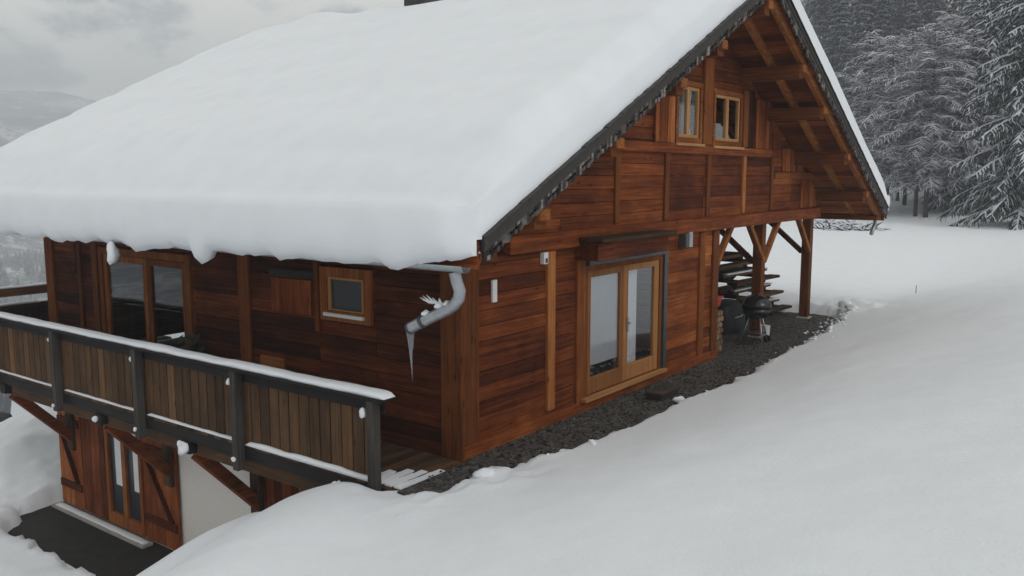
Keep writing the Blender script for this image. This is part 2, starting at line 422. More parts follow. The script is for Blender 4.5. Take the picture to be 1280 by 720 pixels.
# posts, battens, beams on the gable
def post(name, x0, x1, y0, y1, z0, z1, m, tone=.5, bev=.012, parent=house):
    q = MB(); q.box(x0, x1, y0, y1, z0, z1, tone); return q.build(name, m, parent, bevel=bev)
post('corner_post', -.07, .27, -.075, .27, -.1, 2.92, W['oraz'], .22)
for x0, x1, z0, z1, t in ((1.76,1.93,.2,2.42,.75),(6.62,6.82,.1,2.42,.45),(7.2,7.44,-.02,2.42,.3),(2.5,2.70,.1,2.3,.45)):
    post('timber_post', x0, x1, -.085, .02, z0, z1, W['oraz'], t)
for x, t in ((3.55,.35),(5.18,.3),(6.84,.3),(8.52,.75),(10.06,.3)):
    post('batten', x, x+.14, -.075, .0, 2.70, min(3.84, roof_z(x)-.36), W['oraz'], t)
post('batten', 10.3, 12.95, -.07, .0, 3.36, 3.50, W['orax'], .5)
post('belt_beam', .85, 13.34, -.12, .1, 2.43, 2.67, W['redx'], .50)
post('belt_beam', 3.3, 9.9, -.10, .0, 3.80, 3.96, W['redx'], .55)
post('sill_beam', -.05, 7.5, -.09, .2, -.08, .15, W['redx'], .55)
post('wall_stud', 6.58, 6.94, -.10, .0, 3.97, 5.55, W['oraz'], .45)
post('wall_stud', 8.40, 8.62, -.10, .0, 3.97, 5.05, W['oraz'], .4)
post('wall_stud', 10.02, 10.5, -.09, .0, 3.97, 4.30, W['redz'], .4)
def boards_v(x0, x1, z0, z1, n, y, m, name, parent=house, lo=.3, hi=.75, topf=None):
    q = MB(); w = (x1-x0)/n
    for k in range(n):
        zt = z1 if topf is None else min(z1, topf(x0+w*(k+.5)))
        q.box(x0+k*w+.004, x0+(k+1)*w-.004, y-.03-.006*(k%2), y, z0, zt, R.uniform(lo, hi))
    return q.build(name, m, parent)
sh = boards_v(4.78, 5.46, 3.97, 4.72, 5, -.05, W['redz'], 'shutter', lo=.45, hi=.8); sh['label'] = 'red plank shutter left of the upper windows'
boards_v(9.08, 9.95, 3.97, 4.92, 6, -.05, W['redz'], 'shutter', lo=.4, hi=.75)
boards_v(10.7, 12.0, 3.52, 4.0, 8, -.04, W['redz'], 'infill_boards', topf=lambda x: roof_z(x)-.36)
boards_v(12.0, 13.25, 2.70, 3.34, 7, -.04, W['redz'], 'infill_boards', topf=lambda x: roof_z(x)-.36)
post('slot_shade_board', 8.64, 9.06, -.045, 0, 3.97, 5.1, W['redz'], .05)['label'] = 'narrow board painted with the shade of a slot between window and shutter'  # solid board; its near-black tone stands for shade inside a slot

# windows -------------------------------------------------------------
def bars(mb, x0, x1, z0, z1, w, y0, y1, ax='gable', tone=.5, wb=None, wt=None):
    wb = wb or w; wt = wt or w
    for (p, q, r, s) in ((x0,x0+w,z0,z1),(x1-w,x1,z0,z1),(x0+w,x1-w,z0,z0+wb),(x0+w,x1-w,z1-wt,z1)):
        t = tone+R.uniform(-.08,.08)
        if ax == 'gable': mb.box(p, q, y0, y1, r, s, t)
        else: mb.box(y0, y1, p, q, r, s, t)
def upper_window(x0, x1, z0, z1):
    q = MB(); bars(q, x0, x1, z0, z1, .09, -.09, .04, tone=.45)
    fr = q.build('window', W['orax'], house, bevel=.006)
    q = MB(); xm = (x0+x1)/2
    bars(q, x0+.09, xm+.0, z0+.09, z1-.09, .055, -.06, .0, tone=.7)
    bars(q, xm+.004, x1-.09, z0+.09, z1-.09, .055, -.06, .0, tone=.7)
    q.build('casement', W['palz'], fr, bevel=.004)
    q = MB(); q.box(x0+.12, x1-.12, -.032, -.026, z0+.12, z1-.12); q.build('pane', M_glass, fr)
    q = MB(); q.box(x0-.04, x1+.04, -.13, -.02, z0-.05, z0-.003, .7); q.build('sill', W['palx'], fr)
    return fr
upper_window(*W1); upper_window(*W2)
# gathered net curtains inside the upper windows
for (xa, xb, za, zb_) in ((6.02,6.38,4.10,4.9),(7.14,7.40,4.08,4.45)):
    q = MB(); n = 18
    for k in range(n+1):
        u = k/n; x = xa+(xb-xa)*u
        for z, pin in ((za,.1),(za+(zb_-za)*.5,.35),(zb_,.0)): q.v.append((x+(xa-x)*pin, .07+.03*math.sin(u*19), z))
    for k in range(n):
        for j in (0, 1): q.face((k*3+j, (k+1)*3+j, (k+1)*3+j+1, k*3+j+1))
    q.build('curtain', M_curtain, house, smooth=True)

# glazed terrace door in the gable
dr = MB(); bars(dr, 2.70, 5.14, .15, 2.14, .09, -.075, .06, tone=.35, wb=.06)
door = dr.build('terrace_door', W['oraz'], house, bevel=.006)
def leaf(x0, x1, tone, z0=.21, z1=2.05, st=.14):
    q = MB(); bars(q, x0, x1, z0, z1, st, -.055, .01, tone=tone, wb=.24, wt=.10)
    l = q.build('door_leaf', W['palz'], door, bevel=.006)
    return l
leaf(2.80, 3.86, .16, st=.10); leaf(3.87, 5.05, .50, st=.15)
q = MB(); q.box(2.90, 3.77, -.026, -.018, .42, 1.98); q.box(4.02, 4.90, -.026, -.018, .42, 1.98); q.build('pane', M_doorglass, door)
q = MB()
n = 46
for k in range(n):
    xa = 2.86+k*(4.62-2.86)/n; xb = xa+(4.62-2.86)/n
    ya = .055+.012*math.sin(k*1.3); yb = .055+.012*math.sin((k+1)*1.3)
    if xa < 3.80 or xa > 4.45: continue
    b0 = len(q.v); q.v += [(xa,ya,.36),(xb,yb,.36),(xb,yb,2.04),(xa,ya,2.04)]; q.face((b0,b0+1,b0+2,b0+3))
q.build('curtain', M_curtain, door, smooth=True)
q = MB(); q.box(2.905, 3.765, -.012, -.006, .62, 1.975)
q.build('blind', M_blind, door)
q = MB(); q.box(3.96,4.0,-.085,-.056,1.0,1.22,.5); q.box(3.965,3.995,-.12,-.085,1.12,1.15,.5); q.build('handle', M_metal, door)
q = MB(); q.box(2.72, 5.10, -.14, -.085, 2.145, 2.25); q.box(5.15, 5.27, -.11, .0, .12, 2.25); q.build('shutter_rail', M_darkmetal, door)
q = MB(); q.box(2.6, 5.2, -.17, -.08, .148, .20, .6); q.build('threshold', W['palx'], door)
# canopy box above it
cn = MB(); cn.box(2.44, 4.74, -.52, -.02, 2.50, 2.56, .2)
canopy = cn.build('canopy', W['gryx'], house, bevel=.01)
q = MB(); q.box(2.48, 4.64, -.42, -.01, 2.24, 2.498, .30); q.build('fascia', W['redx'], canopy, bevel=.01)

# eave-wall window and patio doors
def eave_frame(name, y0, y1, z0, z1, w, m, tone=.5):
    q = MB(); bars(q, y0, y1, z0, z1, w, -.085, .03, ax='eave', tone=tone); return q.build(name, m, house, bevel=.006)
ew = eave_frame('window', 1.44, 2.42, 1.49, 2.22, .14, W['oraz'], .5)
q = MB(); bars(q, 1.58, 2.28, 1.60, 2.10, .05, -.06, .0, ax='eave', tone=.6); q.build('casement', W['palz'], ew)
q = MB(); q.box(-.03, -.02, 1.62, 2.24, 1.64, 2.06); q.build('screen', M_screen, ew)
q = MB(); q.box(-.12, -.03, 1.56, 2.32, 1.555, 1.60); q.build('sill', M_white, ew)
q = MB()
for k in range(5): q.box(-.085, -.045, 2.60+k*.17, 2.60+(k+1)*.17-.005, 1.52, 2.0, R.uniform(.40,.6))
sh = q.build('shutter', W['redz'], house); sh['label'] = 'open pale plank shutter beside the small window'
q = MB(); q.box(-.075, -.03, 2.56, 3.50, 2.02, 2.12, .55); q.build('shutter_rail', W['drky'], sh)
post('timber_post', -.075, .02, 2.46, 2.56, 1.3, 2.75, W['redz'], .35)
post('patch_board', -.06, -.02, 3.25, 3.8, .62, .82, W['oray'], .6)
ed = eave_frame('patio_door', 5.46, 8.2, .0, 2.2, .12, W['oraz'], .35)
for (y0, y1, t) in ((6.72,8.07,.55),(5.60,6.70,.3)):
    q = MB(); bars(q, y0, y1, .03, 2.07, .11, -.06, .0, ax='eave', tone=t); q.build('door_leaf', W['oraz'], ed, bevel=.006)
q = MB(); q.box(-.03, -.02, 6.8, 8.0, .12, 1.98); q.box(-.03, -.02, 5.69, 6.62, .12, 1.98); q.build('pane', M_glass, ed)
for (y0, y1, t) in ((3.98,4.24,.35),(8.28,8.46,.25),(9.86,10.16,.35),(8.85,8.95,.2)):
    post('timber_post', -.08, .02, y0, y1, -.1, 2.85, W['oraz'], t)
post('wall_plate', -.1, .1, -.1, 10.2, 2.7, 2.92, W['redy'], .3)

# porch ---------------------------------------------------------------
for (x, y) in ((9.92,0),(13.06,0),(13.06,4.4),(9.92,4.36)):
    p = MB(); p.box(x-.10, x+.10, y-.02, y+.19, .03, 2.43, .25); p.build('porch_post', W['oraz'], house, bevel=.015)
    q = MB(); q.box(x-.15, x+.15, y-.07, y+.24, -.05, .035); q.build('post_footing', M_render2, house, bevel=.02)
def brace(a, b, w=.11, t=.5, m='oraz', parent=house, name='brace'):
    q = MB(); q.beam(a, b, w, w, tone=t); return q.build(name, W[m], parent, bevel=.01)
brace((7.42,.03,1.62), (8.25,.03,2.47), t=.55)
brace((9.98,.02,1.62), (9.10,.02,2.47), t=.55); brace((10.0,.02,1.62), (10.85,.02,2.47), t=.6)
brace((13.0,.02,1.62), (12.1,.02,2.47), t=.6)
for x in (9.92, 13.06):
    brace((x,.2,1.60), (x,1.25,2.5), t=.12); q = MB(); q.box(x-.11, x+.11, .1, 4.6, 2.44, 2.64, .25); q.build('porch_beam', W['oray'], house)
brace((13.06,4.3,1.60), (13.06,3.3,2.5), t=.12)
q = MB()
for k in range(30): q.box(7.4, 13.2, .1+k*.148, .1+(k+1)*.148-.004, 2.645, 2.67, R.uniform(.2,.6))
q.build('porch_ceiling', W['redx'], house)

# roof ----------------------------------------------------------------
def slab_pts(x0, x1, y0, y1, d0, d1):     # slab parallel to the roof, between depths d0 (upper) and d1 (lower) below the roof surface
    return [(x0,y0,roof_z(x0)-d1),(x1,y0,roof_z(x1)-d1),(x1,y1,roof_z(x1)-d1),(x0,y1,roof_z(x0)-d1),
            (x0,y0,roof_z(x0)-d0),(x1,y0,roof_z(x1)-d0),(x1,y1,roof_z(x1)-d0),(x0,y1,roof_z(x0)-d0)]
rf = MB()
for (xa, xb) in ((XL, RX), (RX, XR)):
    n = int(abs(xb-xa)/.17)
    for k in range(n):
        x0 = xa+(xb-xa)*k/n; x1 = xa+(xb-xa)*(k+1)/n
        rf.hexa(slab_pts(x0+.002, x1-.002, YN+.03, YF-.03, .05, .13), R.uniform(.25,.7))
    rf.hexa(slab_pts(xa, xb, YN+.01, YF-.01, .0, .049), .1)
roof = rf.build('roof', W['redy'], house); roof['label'] = 'broad gable roof with red-brown plank soffit'
for y in (-1.12, -.55, .9, 3.4, 6., 8.6, 10.6, 11.15):
    for s in (0, 1):
        q = MB(); q.hexa(slab_pts(*((XL+.03, RX-.04) if s == 0 else (RX+.04, XR-.03)), y-.05, y+.05, .132, .29), .62)
        q.build('rafter', W['orax'], roof, bevel=.008)
for x in (8.44, 9.79, 11.55, 13.18, 4.76, 3.41, 1.65, .02, 6.6):
    zt = roof_z(x)-.30-(.06 if x == 6.6 else 0)
    if x in (13.18, .02): zt = roof_z(x)-.31
    q = MB(); q.box(x-.11, x+.11, YN+.10, YF-.10, zt-.24, zt, .3)
    for sgn, ye_ in ((-1, YN+.10), (1, YF-.10)):      # carved, stepped end
        q.box(x-.10, x+.10, min(ye_, ye_+sgn*.07), max(ye_, ye_+sgn*.07), zt-.14, zt-.004, .6)
    q.build('purlin', W['oray'], roof, bevel=.01)
for xe in (14.43,-.84):
    q = MB(); q.box(xe-.07, xe+.07, YN+.1, YF-.1, roof_z(xe)-.41, roof_z(xe)-.31, .25); q.build('eave_beam', W['oray'], roof)
def barge(y0, y1, ys):
    for (xa, xb) in ((XL-.02, RX), (RX, XR+.02)):
        q = MB()
        q.hexa(slab_pts(xa, xb, y0, y1, -.03, .055), .4); q.hexa(slab_pts(xa, xb, y0+(.012 if ys < 0 else 0), y1-(.012 if ys > 0 else 0), .056, .115), .3)
        n = 64
        for k in range(n):                      # ragged tile edge along the top
            x0 = xa+(xb-xa)*k/n; x1 = xa+(xb-xa)*(k+1)/n
            q.hexa(slab_pts(x0, x1-.004, min(y0,y0+ys*.03)+.004, max(y1,y1+ys*.02)-.004, -.044-.012*R.rand(), -.031), R.uniform(.1,.8))
        b_ = q.build('bargeboard', M_green, roof)
        q = MB(); L = abs(xb-xa); n = int(L/.0425)
        for k in range(n):
            x0 = xa+(xb-xa)*k/n; x1 = xa+(xb-xa)*(k+1)/n
            f0 = abs(math.sin(math.pi*(k/n)*L/.17)); f1 = abs(math.sin(math.pi*((k+1)/n)*L/.17))
            yy = ((y0+y1)/2-.016, (y0+y1)/2+.016)
            ph_ = (k*.0425) % .34
            def bar(u0, u1, w0, w1, t, dy=0.):
                q.hexa([(x0,yy[0]-dy,roof_z(x0)-w0),(x1,yy[0]-dy,roof_z(x1)-w1),(x1,yy[1],roof_z(x1)-w1),(x0,yy[1],roof_z(x0)-w0),
                        (x0,yy[0]-dy,roof_z(x0)-u0),(x1,yy[0]-dy,roof_z(x1)-u0 if u1 is None else roof_z(x1)-u1),(x1,yy[1],roof_z(x1)-(u0 if u1 is None else u1)),(x0,yy[1],roof_z(x0)-u0)], t)
            d0, d1 = .21+.035*f0, .21+.035*f1; t = R.uniform(.1,.95)
            if .08 < ph_ < .26:                                     # pierced hearts and slots
                bar(.116, None, .150, .150, t); bar(.186, None, d0, d1, R.uniform(.1,.8))
                if k % 2: bar(.151, None, .185, .185, .15, -.008)
            else: bar(.116, None, d0, d1, t)
            if R.rand() < .07: bar(d0-.06, d1-.06, d0-.015, d1-.015, 1.0, .012)
        q.build('fretwork', W['fret'], b_)
barge(YN-.06, YN, -1); barge(YF, YF+.06, 1)
q = MB(); q.box(XL-.05, XL-.005, YN+.02, YF, roof_z(XL)-.30, roof_z(XL)-.02, .5); q.build('eave_board', W['redy'], roof)
q = MB(); q.box(XR+.005, XR+.05, YN+.02, YF, roof_z(XR)-.28, roof_z(XR)-.02, .5); q.build('eave_board', W['redy'], roof)
# chimney
ch = MB(); ch.box(6.35, 7.05, 6.2, 6.9, 6.0, 8.0); ch.box(6.28, 7.12, 6.13, 6.97, 8.001, 8.12); ch.build('chimney', M_stone, house, bevel=.02)
# gutter and broken swan-neck downpipe
q = MB()
gz = 2.535
n = 40
for k in range(n):
    ya = -1.15+(11.2+1.15)*k/n; yb = -1.15+(12.35)*(k+1)/n
    for j in range(8):
        a0 = math.pi+math.pi*j/8; a1 = math.pi+math.pi*(j+1)/8
        b0 = len(q.v)
        q.v += [(-1.27+.075*math.cos(a0), ya, gz+.075*math.sin(a0)), (-1.27+.075*math.cos(a1), ya, gz+.075*math.sin(a1)),
                (-1.27+.075*math.cos(a1), yb, gz+.075*math.sin(a1)), (-1.27+.075*math.cos(a0), yb, gz+.075*math.sin(a0))]
        q.face((b0,b0+1,b0+2,b0+3))
gut = q.build('gutter', M_metal, house, smooth=True)
q = MB(); P0 = [(-1.25,-.98,2.46),(-1.24,-1.0,2.36),(-1.22,-1.02,2.27),(-1.2,-.99,2.19),(-1.18,-.92,2.12),(-1.16,-.82,2.06),(-1.15,-.55,1.94),(-1.15,-.26,1.80)]
q.tube(P0, .062, n=14, cap=False); dp = q.build('downpipe', M_metal, house, smooth=True)
q = MB(); q.tube([(-1.15,-.47,1.905),(-1.15,-.43,1.885)], .072, n=14); q.build('pipe_collar', M_darkmetal, dp); q = MB(); q.tube([(-1.15,-.275,1.808),(-1.15,-.25,1.796)], .069, n=14, cap=False); q.build('pipe_collar', M_darkmetal, dp)
q = MB(); q.tube([(-1.15,-.37,1.852),(-1.15,-.36,1.847)], .058, n=14); q.build('pipe_mouth', M_black, dp)
q = MB(); q.tube([(14.8,-1.0,2.42),(14.86,-1.0,2.28),(14.75,-1.0,2.18),(14.55,-1.0,2.0)], .05, n=10); q.build('downpipe', M_metal, house, smooth=True)

# balcony -------------------------------------------------------------
bal = MB()
n = 84
for k in range(n):
    y0 = -.16+k*(12.1)/n; bal.box(-1.22, -.055, y0+.005, y0+12.1/n-.005, -.06, -.022, R.uniform(.1,.55))
bal.box(-.05, 2.5, 10.25, 11.95, -.06, -.022, .3)
balcony = bal.build('balcony', W['gryx'], house); balcony['label'] = 'long weathered timber balcony along the eave side'
q = MB(); q.box(-1.12, -1.0, -.1, 11.9, -.44, -.20, .40); q.build('rim_joist', W['gryy'], balcony, bevel=.01)
q = MB(); q.box(-1.20, -1.13, -.05, 11.9, -.235, -.03, .35); q.build('bottom_rail', W['drky'], balcony, bevel=.008)
PY = [.21, 2.70, 5.03, 7.47, 9.85, 11.9]
for y in PY:
    q = MB(); q.box(-1.33, -1.205, y-.055, y+.055, -.36 if y > 1 else -.34, .96, .55); q.build('balcony_post', W['grz'], balcony, bevel=.01)
q = MB()
for k in range(62):
    y0 = .28+k*.189
    if y0 > 11.8: break
    q.box(-1.165, -1.135, y0+.010, y0+.178, -.04, .90, float(np.clip(R.normal(.46,.09),.15,.8)))
q.build('board_panel', W['gryz'], balcony)
q = MB(); q.box(-1.20, -1.168, .1, 11.9, .80, .925, .35); q.build('upper_rail', W['drky'], balcony, bevel=.006)
q = MB(); q.box(-1.34, -1.09, .02, 12.0, .962, 1.0, .3); q.build('handrail', W['drky'], balcony, bevel=.008)
# return railing at the far end
q = MB(); q.tube([(-1.25,11.95,1.09),(2.6,11.95,1.09)], .10, n=12, tone=.75); fr_ = q.build('end_rail', W['gryx'], balcony, smooth=True)
q = MB(); q.box(-1.2, 2.6, 11.6, 11.75, .78, .86, .4)
for k in range(20): q.box(-1.2+k*.19+.005, -1.2+(k+1)*.19-.005, 11.78, 11.81, -.05, .82, R.uniform(.15,.45))
q.build('end_panel', W['gryz'], balcony)
# cantilever beams and braces
for y in (.80, 3.95, 6.30, 9.55):
    q = MB(); q.box(-1.24, .0, y-.09, y+.09, -.40, -.23, .25); q.build('cantilever_beam', W['drkx'], balcony, bevel=.01)
    if y > 1:
        brace((-1.06,y,-.45), (-.02,y,-1.55), w=.17, t=.45, m='redx', parent=balcony)
        q = MB(); q.box(-.14, -.005, y-.11, y+.11, -1.72, -.42, .3); q.build('bracket_post', W['gryz'], balcony, bevel=.01)

# basement ------------------------------------------------------------
q = MB(); q.box(-.0, .3, -.0, 10.12, -3.4, -.08); q.build('basement_wall', M_render, house)
q = MB()
for k in range(16): q.box(-.05, -.004, 1.0+k*.185, 1.0+(k+1)*.185-.006, -1.6, -.30, R.uniform(.2,.6))
q.build('skirting_boards', W['redz'], house)
def z_shutter(y0, y1, name='basement_shutter', diag=True, lo=.4, hi=.8):
    q = MB(); n = 5; w = (y1-y0)/n
    for k in range(n): q.box(-.075, -.03, y0+k*w+.004, y0+(k+1)*w-.004, -2.86, -.62, R.uniform(lo,hi))
    s = q.build(name, W['redz'], house)
    if diag:
        q = MB()
        for z in (-1.2, -2.45): q.box(-.105, -.076, y0+.03, y1-.03, z-.07, z+.07, .25)
        q.beam((-.092, y1-.12, -1.28), (-.092, y0+.12, -2.37), .028, .12, up=(1,0,0), tone=.2)
        q.build('shutter_brace', W['redy'], s)
    return s
z_shutter(9.25, 10.1, lo=.5, hi=.85); z_shutter(8.42, 9.2, diag=False, lo=.3, hi=.55); z_shutter(6.12, 7.14, lo=.4, hi=.75)
q = MB(); bars(q, 7.18, 8.38, -2.86, -.72, .10, -.085, -.002, ax='eave', tone=.55, wb=.22); q.box(-.08,-.004,7.72,7.84,-2.64,-.82,.6)
bd = q.build('basement_door', W['oraz'], house, bevel=.006)
q = MB(); q.box(-.03,-.008,7.28,7.72,-2.64,-.82); q.box(-.03,-.008,7.84,8.28,-2.64,-.82); q.build('pane', M_screen, bd)
q = MB(); q.box(-.045,-.036,7.30,7.50,-2.1,-.84); q.box(-.045,-.036,7.86,8.1,-2.1,-.84); q.build('curtain', M_curtain, bd)
q = MB(); q.box(-.30,-.09,6.9,10.1,-2.93,-2.87,.7); q.build('basement_step', M_render2, house, bevel=.01)

# ------------------------------------------------------------------ snow on things
def roof_snow():
    xs_t = []
    ys = np.concatenate([np.arange(YN-.02, YN+.7, .05), np.arange(YN+.7, YF-.6, .12), np.linspace(YF-.6, YF+.02, 9)])
    # cross-section: from under the left eave up over the ridge and down to the right eave
    rows = []
    xs = np.concatenate([np.linspace(XL-.02, XL+.8, 12), np.arange(XL+.95, RX-.5, .14), np.linspace(RX-.5, RX+.5, 16), np.arange(RX+.65, XR-.5, .25), np.linspace(XR-.4, XR+.02, 8)])
    def thick(x, y):
        ph = x*4.6+float(fbm(x*.5,y*.08+3,3))*4.; t = .63-.13*math.exp(-((x-RX)/.9)**2)+.035*float(fbm(x*.4, y*.3, 3))
        t += .019*(math.sin(ph)+.5*math.sin(2*ph+.8))*(.7+.6*float(fbm(x*.4+5,y*.2,2)))
        t += .16*math.exp(-((x-6.35)/.45)**2-((y-9.6)/.8)**2)+.07*math.exp(-((x-6.2)/.5)**2-((y-7.4)/.5)**2)
        if x > RX: t = .42+.06*float(fbm(x*.5+9, y*.5, 3))
        ed = min(1., max(0., (y-YN+.02)/.45)); t *= (.40+.60*math.sin(ed*math.pi/2)**.85) if x < RX-.3 else (.80+.20*math.sin(min(1,ed*3)*math.pi/2))
        ef = min(1., max(0., (YF+.02-y)/.22)); t *= .72+.28*math.sin(ef*math.pi/2)**.7
        return t
    def top(x): # softly rounded ridge
        return RZ-.5*(math.sqrt((x-RX)**2+.16))+.14
    for y in ys:
        prof = []
        ed = min(1., max(0., (y-YN+.02)/.35)); edf = min(1., max(0., (YF-y)/.3)); es = math.sin(ed*math.pi/2)*math.sin(edf*math.pi/2)
        lob = float(fbm(y*.9+2, y*0+1.5, 3))
        drip = .27*max(0,1-abs(y-3.12)/.17)**1.1+.05*math.exp(-((y-4.75)/.12)**2)+.07*max(0,1-abs(y-8.55)/.3)
        zl = 2.475-.06*lob-drip-.10*float(fbm(y*3.3, y*0+.3, 5))
        if y < -.35: zl += .12*min(1,(-.35-y)/.5)
        bx = .22*es+.03*float(fbm(y*1.1+7, y*0, 2))
        zt = top(XL)+thick(XL+.1, y)-.36*es
        prof.append((XL-.04, 2.66))
        prof.append((XL-.06-.2*bx, zl+.05))
        prof.append((XL-.10-.5*bx, zl))
        prof.append((XL-.10-.95*bx, zl+.05+.05*es))
        for f in (.15,.3,.45,.58,.70,.80): prof.append((XL-.10-bx*1.05*(1-max(0,f-.15)**2.2*1.1), zl+.1+(zt-.05-zl-.1)*f/.80*.97))
        for x in xs:
            rr = min(1., (x-XL+.02)/1.35); rnd = .38*(1-rr)**2.3*es
            r2 = min(1., (XR+.02-x)/.5); rnd += .12*(1-math.sin(r2*math.pi/2))
            prof.append((x, max(top(x)+thick(x, y)-rnd*1.0, roof_z(x)+.02)))
        bz = .25
        for f in (.15,.4,.7): prof.append((XR+.06+.34*math.sin(math.pi*(f+.1)), roof_z(XR)+(.42-.66*f)*1.0))
        prof.append((XR+.05, roof_z(XR)-.12)); prof.append((XR-.0, roof_z(XR)+.005))
        rows.append(prof)
    n = len(rows[0]); mb = MB()
    for y, p in zip(ys, rows):
        for (x, z) in p: mb.v.append((x, y, z))
    for i in range(len(ys)-1):
        for k in range(n-1): mb.face((i*n+k, i*n+k+1, (i+1)*n+k+1, (i+1)*n+k))
    # close the two ends down to the roof surface and the underside
    for i, fl in ((0, False), (len(ys)-1, True)):
        b0 = len(mb.v)
        for k in range(n):
            x, z = rows[i][k]; xx = min(max(x, XL), XR)
            mb.v.append((x if x < XL else xx, ys[i], min(z, roof_z(xx)+.004)))
        for k in range(n-1):
            q = (i*n+k, b0+k, b0+k+1, i*n+k+1); mb.face(q if not fl else q[::-1])
    return mb.build('roof_snow', M_roofsnow, None, smooth=True, origin=(RX, 5, 6.7))
tag(roof_snow(), 'thick white blanket of snow covering the whole chalet roof', 'snow')

def strip(name, p0, p1, w, h, label, group=None, amp=.25, seg=.06, m=M_snow, seed=0):
    p0 = Vector(p0); p1 = Vector(p1); L = (p1-p0).length; d = (p1-p0)/L; sd = d.cross(Vector((0,0,1))).normalized()
    n = max(6, int(L/seg)); mb = MB(); m_ = 7
    for i in range(n+1):
        s = i/n*L; e = min(1., min(s, L-s)/(h*1.5)); e = math.sin(max(.03, e)*math.pi/2)
        hh = h*e*(1+amp*float(fbm(s*2.5+seed*7, seed*3.1, 3))); ww = w/2*(.85+.15*e)*(1+.12*float(fbm(s*4+seed, 9.1+seed, 2)))
        for k in range(m_):
            a = math.pi*k/(m_-1); c = p0+d*s+sd*(ww*math.copysign(abs(math.cos(a))**.6, math.cos(a)))+Vector((0,0,hh*math.sin(a)**.7))
            mb.v.append(tuple(c))
    for i in range(n):
        for k in range(m_-1): mb.face((i*m_+k, i*m_+k+1, (i+1)*m_+k+1, (i+1)*m_+k))
        mb.face((i*m_+m_-1, i*m_, (i+1)*m_, (i+1)*m_+m_-1))
    mb.face(list(range(m_))[::-1]); mb.face([n*m_+k for k in range(m_)])
    o = mb.build(name, m, None, smooth=True, origin=tuple(p0)); return tag(o, label, 'snow', group)
strip('snow_strip', (-1.215,11.95,1.0), (-1.215,.0,1.0), .21, .058, 'long strip of snow lying along the balcony handrail', seed=1)
lbl = ['widest snow line on the bottom rail, next to the balcony end post', 'snow line on the bottom rail left of the second post', 'snow line on the bottom rail between the third and fourth posts', 'snow line on the bottom rail at the left picture edge']
ends = [(.28,2.63,.075,.06),(2.77,4.96,.045,.032),(5.10,7.40,.04,.028),(7.54,9.78,.04,.026)]
for i, (a_, b_, w_, h_) in enumerate(ends):
    strip('snow_strip', (-1.18+.0*w_,b_,-.028), (-1.18,a_,-.028), w_+.02, h_, lbl[i], 'snow lines on the bottom rail', amp=.5, seed=3+i)
strip('snow_strip', (-1.24,11.95,1.165), (2.5,11.95,1.165), .17, .035, 'thin snow cap on the round end rail beyond the balcony', seed=19)
strip('snow_strip', (-1.2,11.66,.862), (.45,11.66,.862), .15, .05, 'snow line on the low rail behind the far balcony end', seed=9)
# snow knobs on posts and beam ends
kn = [(-1.30,.335,.80,.062,'round snow knob beside the top of the balcony end post'),
      (-1.29,2.80,.80,.05,'small snow knob at the top of the second balcony post'),
      (-1.29,5.12,.80,.045,'small snow knob at the top of the third balcony post'),
      (-1.29,7.56,.80,.04,'small snow knob at the top of the fourth balcony post'),
      (-1.35,2.70,-.20,.035,'tiny snow knob at the foot of the second balcony post'),
      (-1.35,5.03,-.22,.035,'tiny snow knob at the foot of the third balcony post'),
      (-1.35,7.47,-.26,.035,'tiny snow knob at the foot of the fourth balcony post'),
      (-1.28,3.96,-.31,.075,'tall snow lump stuck on a beam end under the balcony'),
      (-1.28,6.30,-.30,.05,'small snow lump on the beam end above the basement shutters'),
      (-1.30,.80,-.20,.08,'square snow lump beside the bank under the balcony end')]
for i, (x, y, z, r_, l) in enumerate(kn):
    q = MB(); q.blob((x,y,z), (r_*.8,r_*.8,r_*(1.25 if r_ > .07 else .95)), seed=i, rough=.85 if r_ > .066 else .35, n=12, m=9)
    tag(q.build('snow_lump', M_snow, None, smooth=True, origin=(x,y,z-r_)), l, 'snow', 'snow lumps on the balcony')
q = MB(); q.blob((-1.40,5.28,2.34), (.09,.10,.16), seed=6, rough=.55); tag(q.build('snow_lump', M_snow, None, smooth=True, origin=(-1.42,5.28,2.45)), 'rounded snow blob hanging from the eave above the patio door', 'snow')
# snow on the deck end
q = MB()
for k in range(5):
    y0 = -.14+k*.145
    for j in range(12):
        xa = -1.2+j*.075; xb = xa+.075; hh = .02*(1-j/12)+.004
        if j > 9-k*1.6+R.uniform(-1,1): break
        q.box(xa, xb, y0+.012, y0+.118-.05*(j/12)*R.rand(), -.021, -.02+hh)
tag(q.build('deck_snow', M_snow, None, origin=(-.8,0,-.02)), 'thin broken snow on the deck boards beside the balcony end post', 'snow')
# snow and ice on the pipe
for i, (y, z, r_) in enumerate(((-.80,2.12,.035),(-.70,2.085,.045),(-.50,1.985,.045))):
    q = MB(); q.blob((-1.16,y,z), (.05,r_*1.3,r_*.7), seed=20+i, rough=.5)
    if i == 1:
        for k in range(9): q.tube([(-1.16,y+k*.02-.02,z+.02), (-1.16+R.uniform(-.03,.03),y+k*.035+.01,z+R.uniform(.04,.10))], [.016,.004], n=5)
    tag(q.build('snow_lump', M_snow, None, smooth=True, origin=(-1.16,y,z-r_)), ['small snow clump near the bend of the downpipe','spiky frozen snow clump on the middle of the downpipe','snow clump behind the mouth of the downpipe'][i], 'snow', 'snow on the downpipe')
q = MB(); q.tube([(-1.15,-.245,1.79),(-1.15,-.25,1.70),(-1.15,-.265,1.58),(-1.15,-.272,1.44),(-1.15,-.285,1.22)], [.040,.024,.019,.010,.002], n=8)
q.tube([(-1.14,-.28,1.78),(-1.14,-.285,1.66),(-1.14,-.29,1.56)], [.026,.012,.002], n=7)
tag(q.build('icicle', M_ice, None, smooth=True, origin=(-1.15,-.25,1.8)), 'long thin icicle hanging from the broken downpipe', 'icicle')
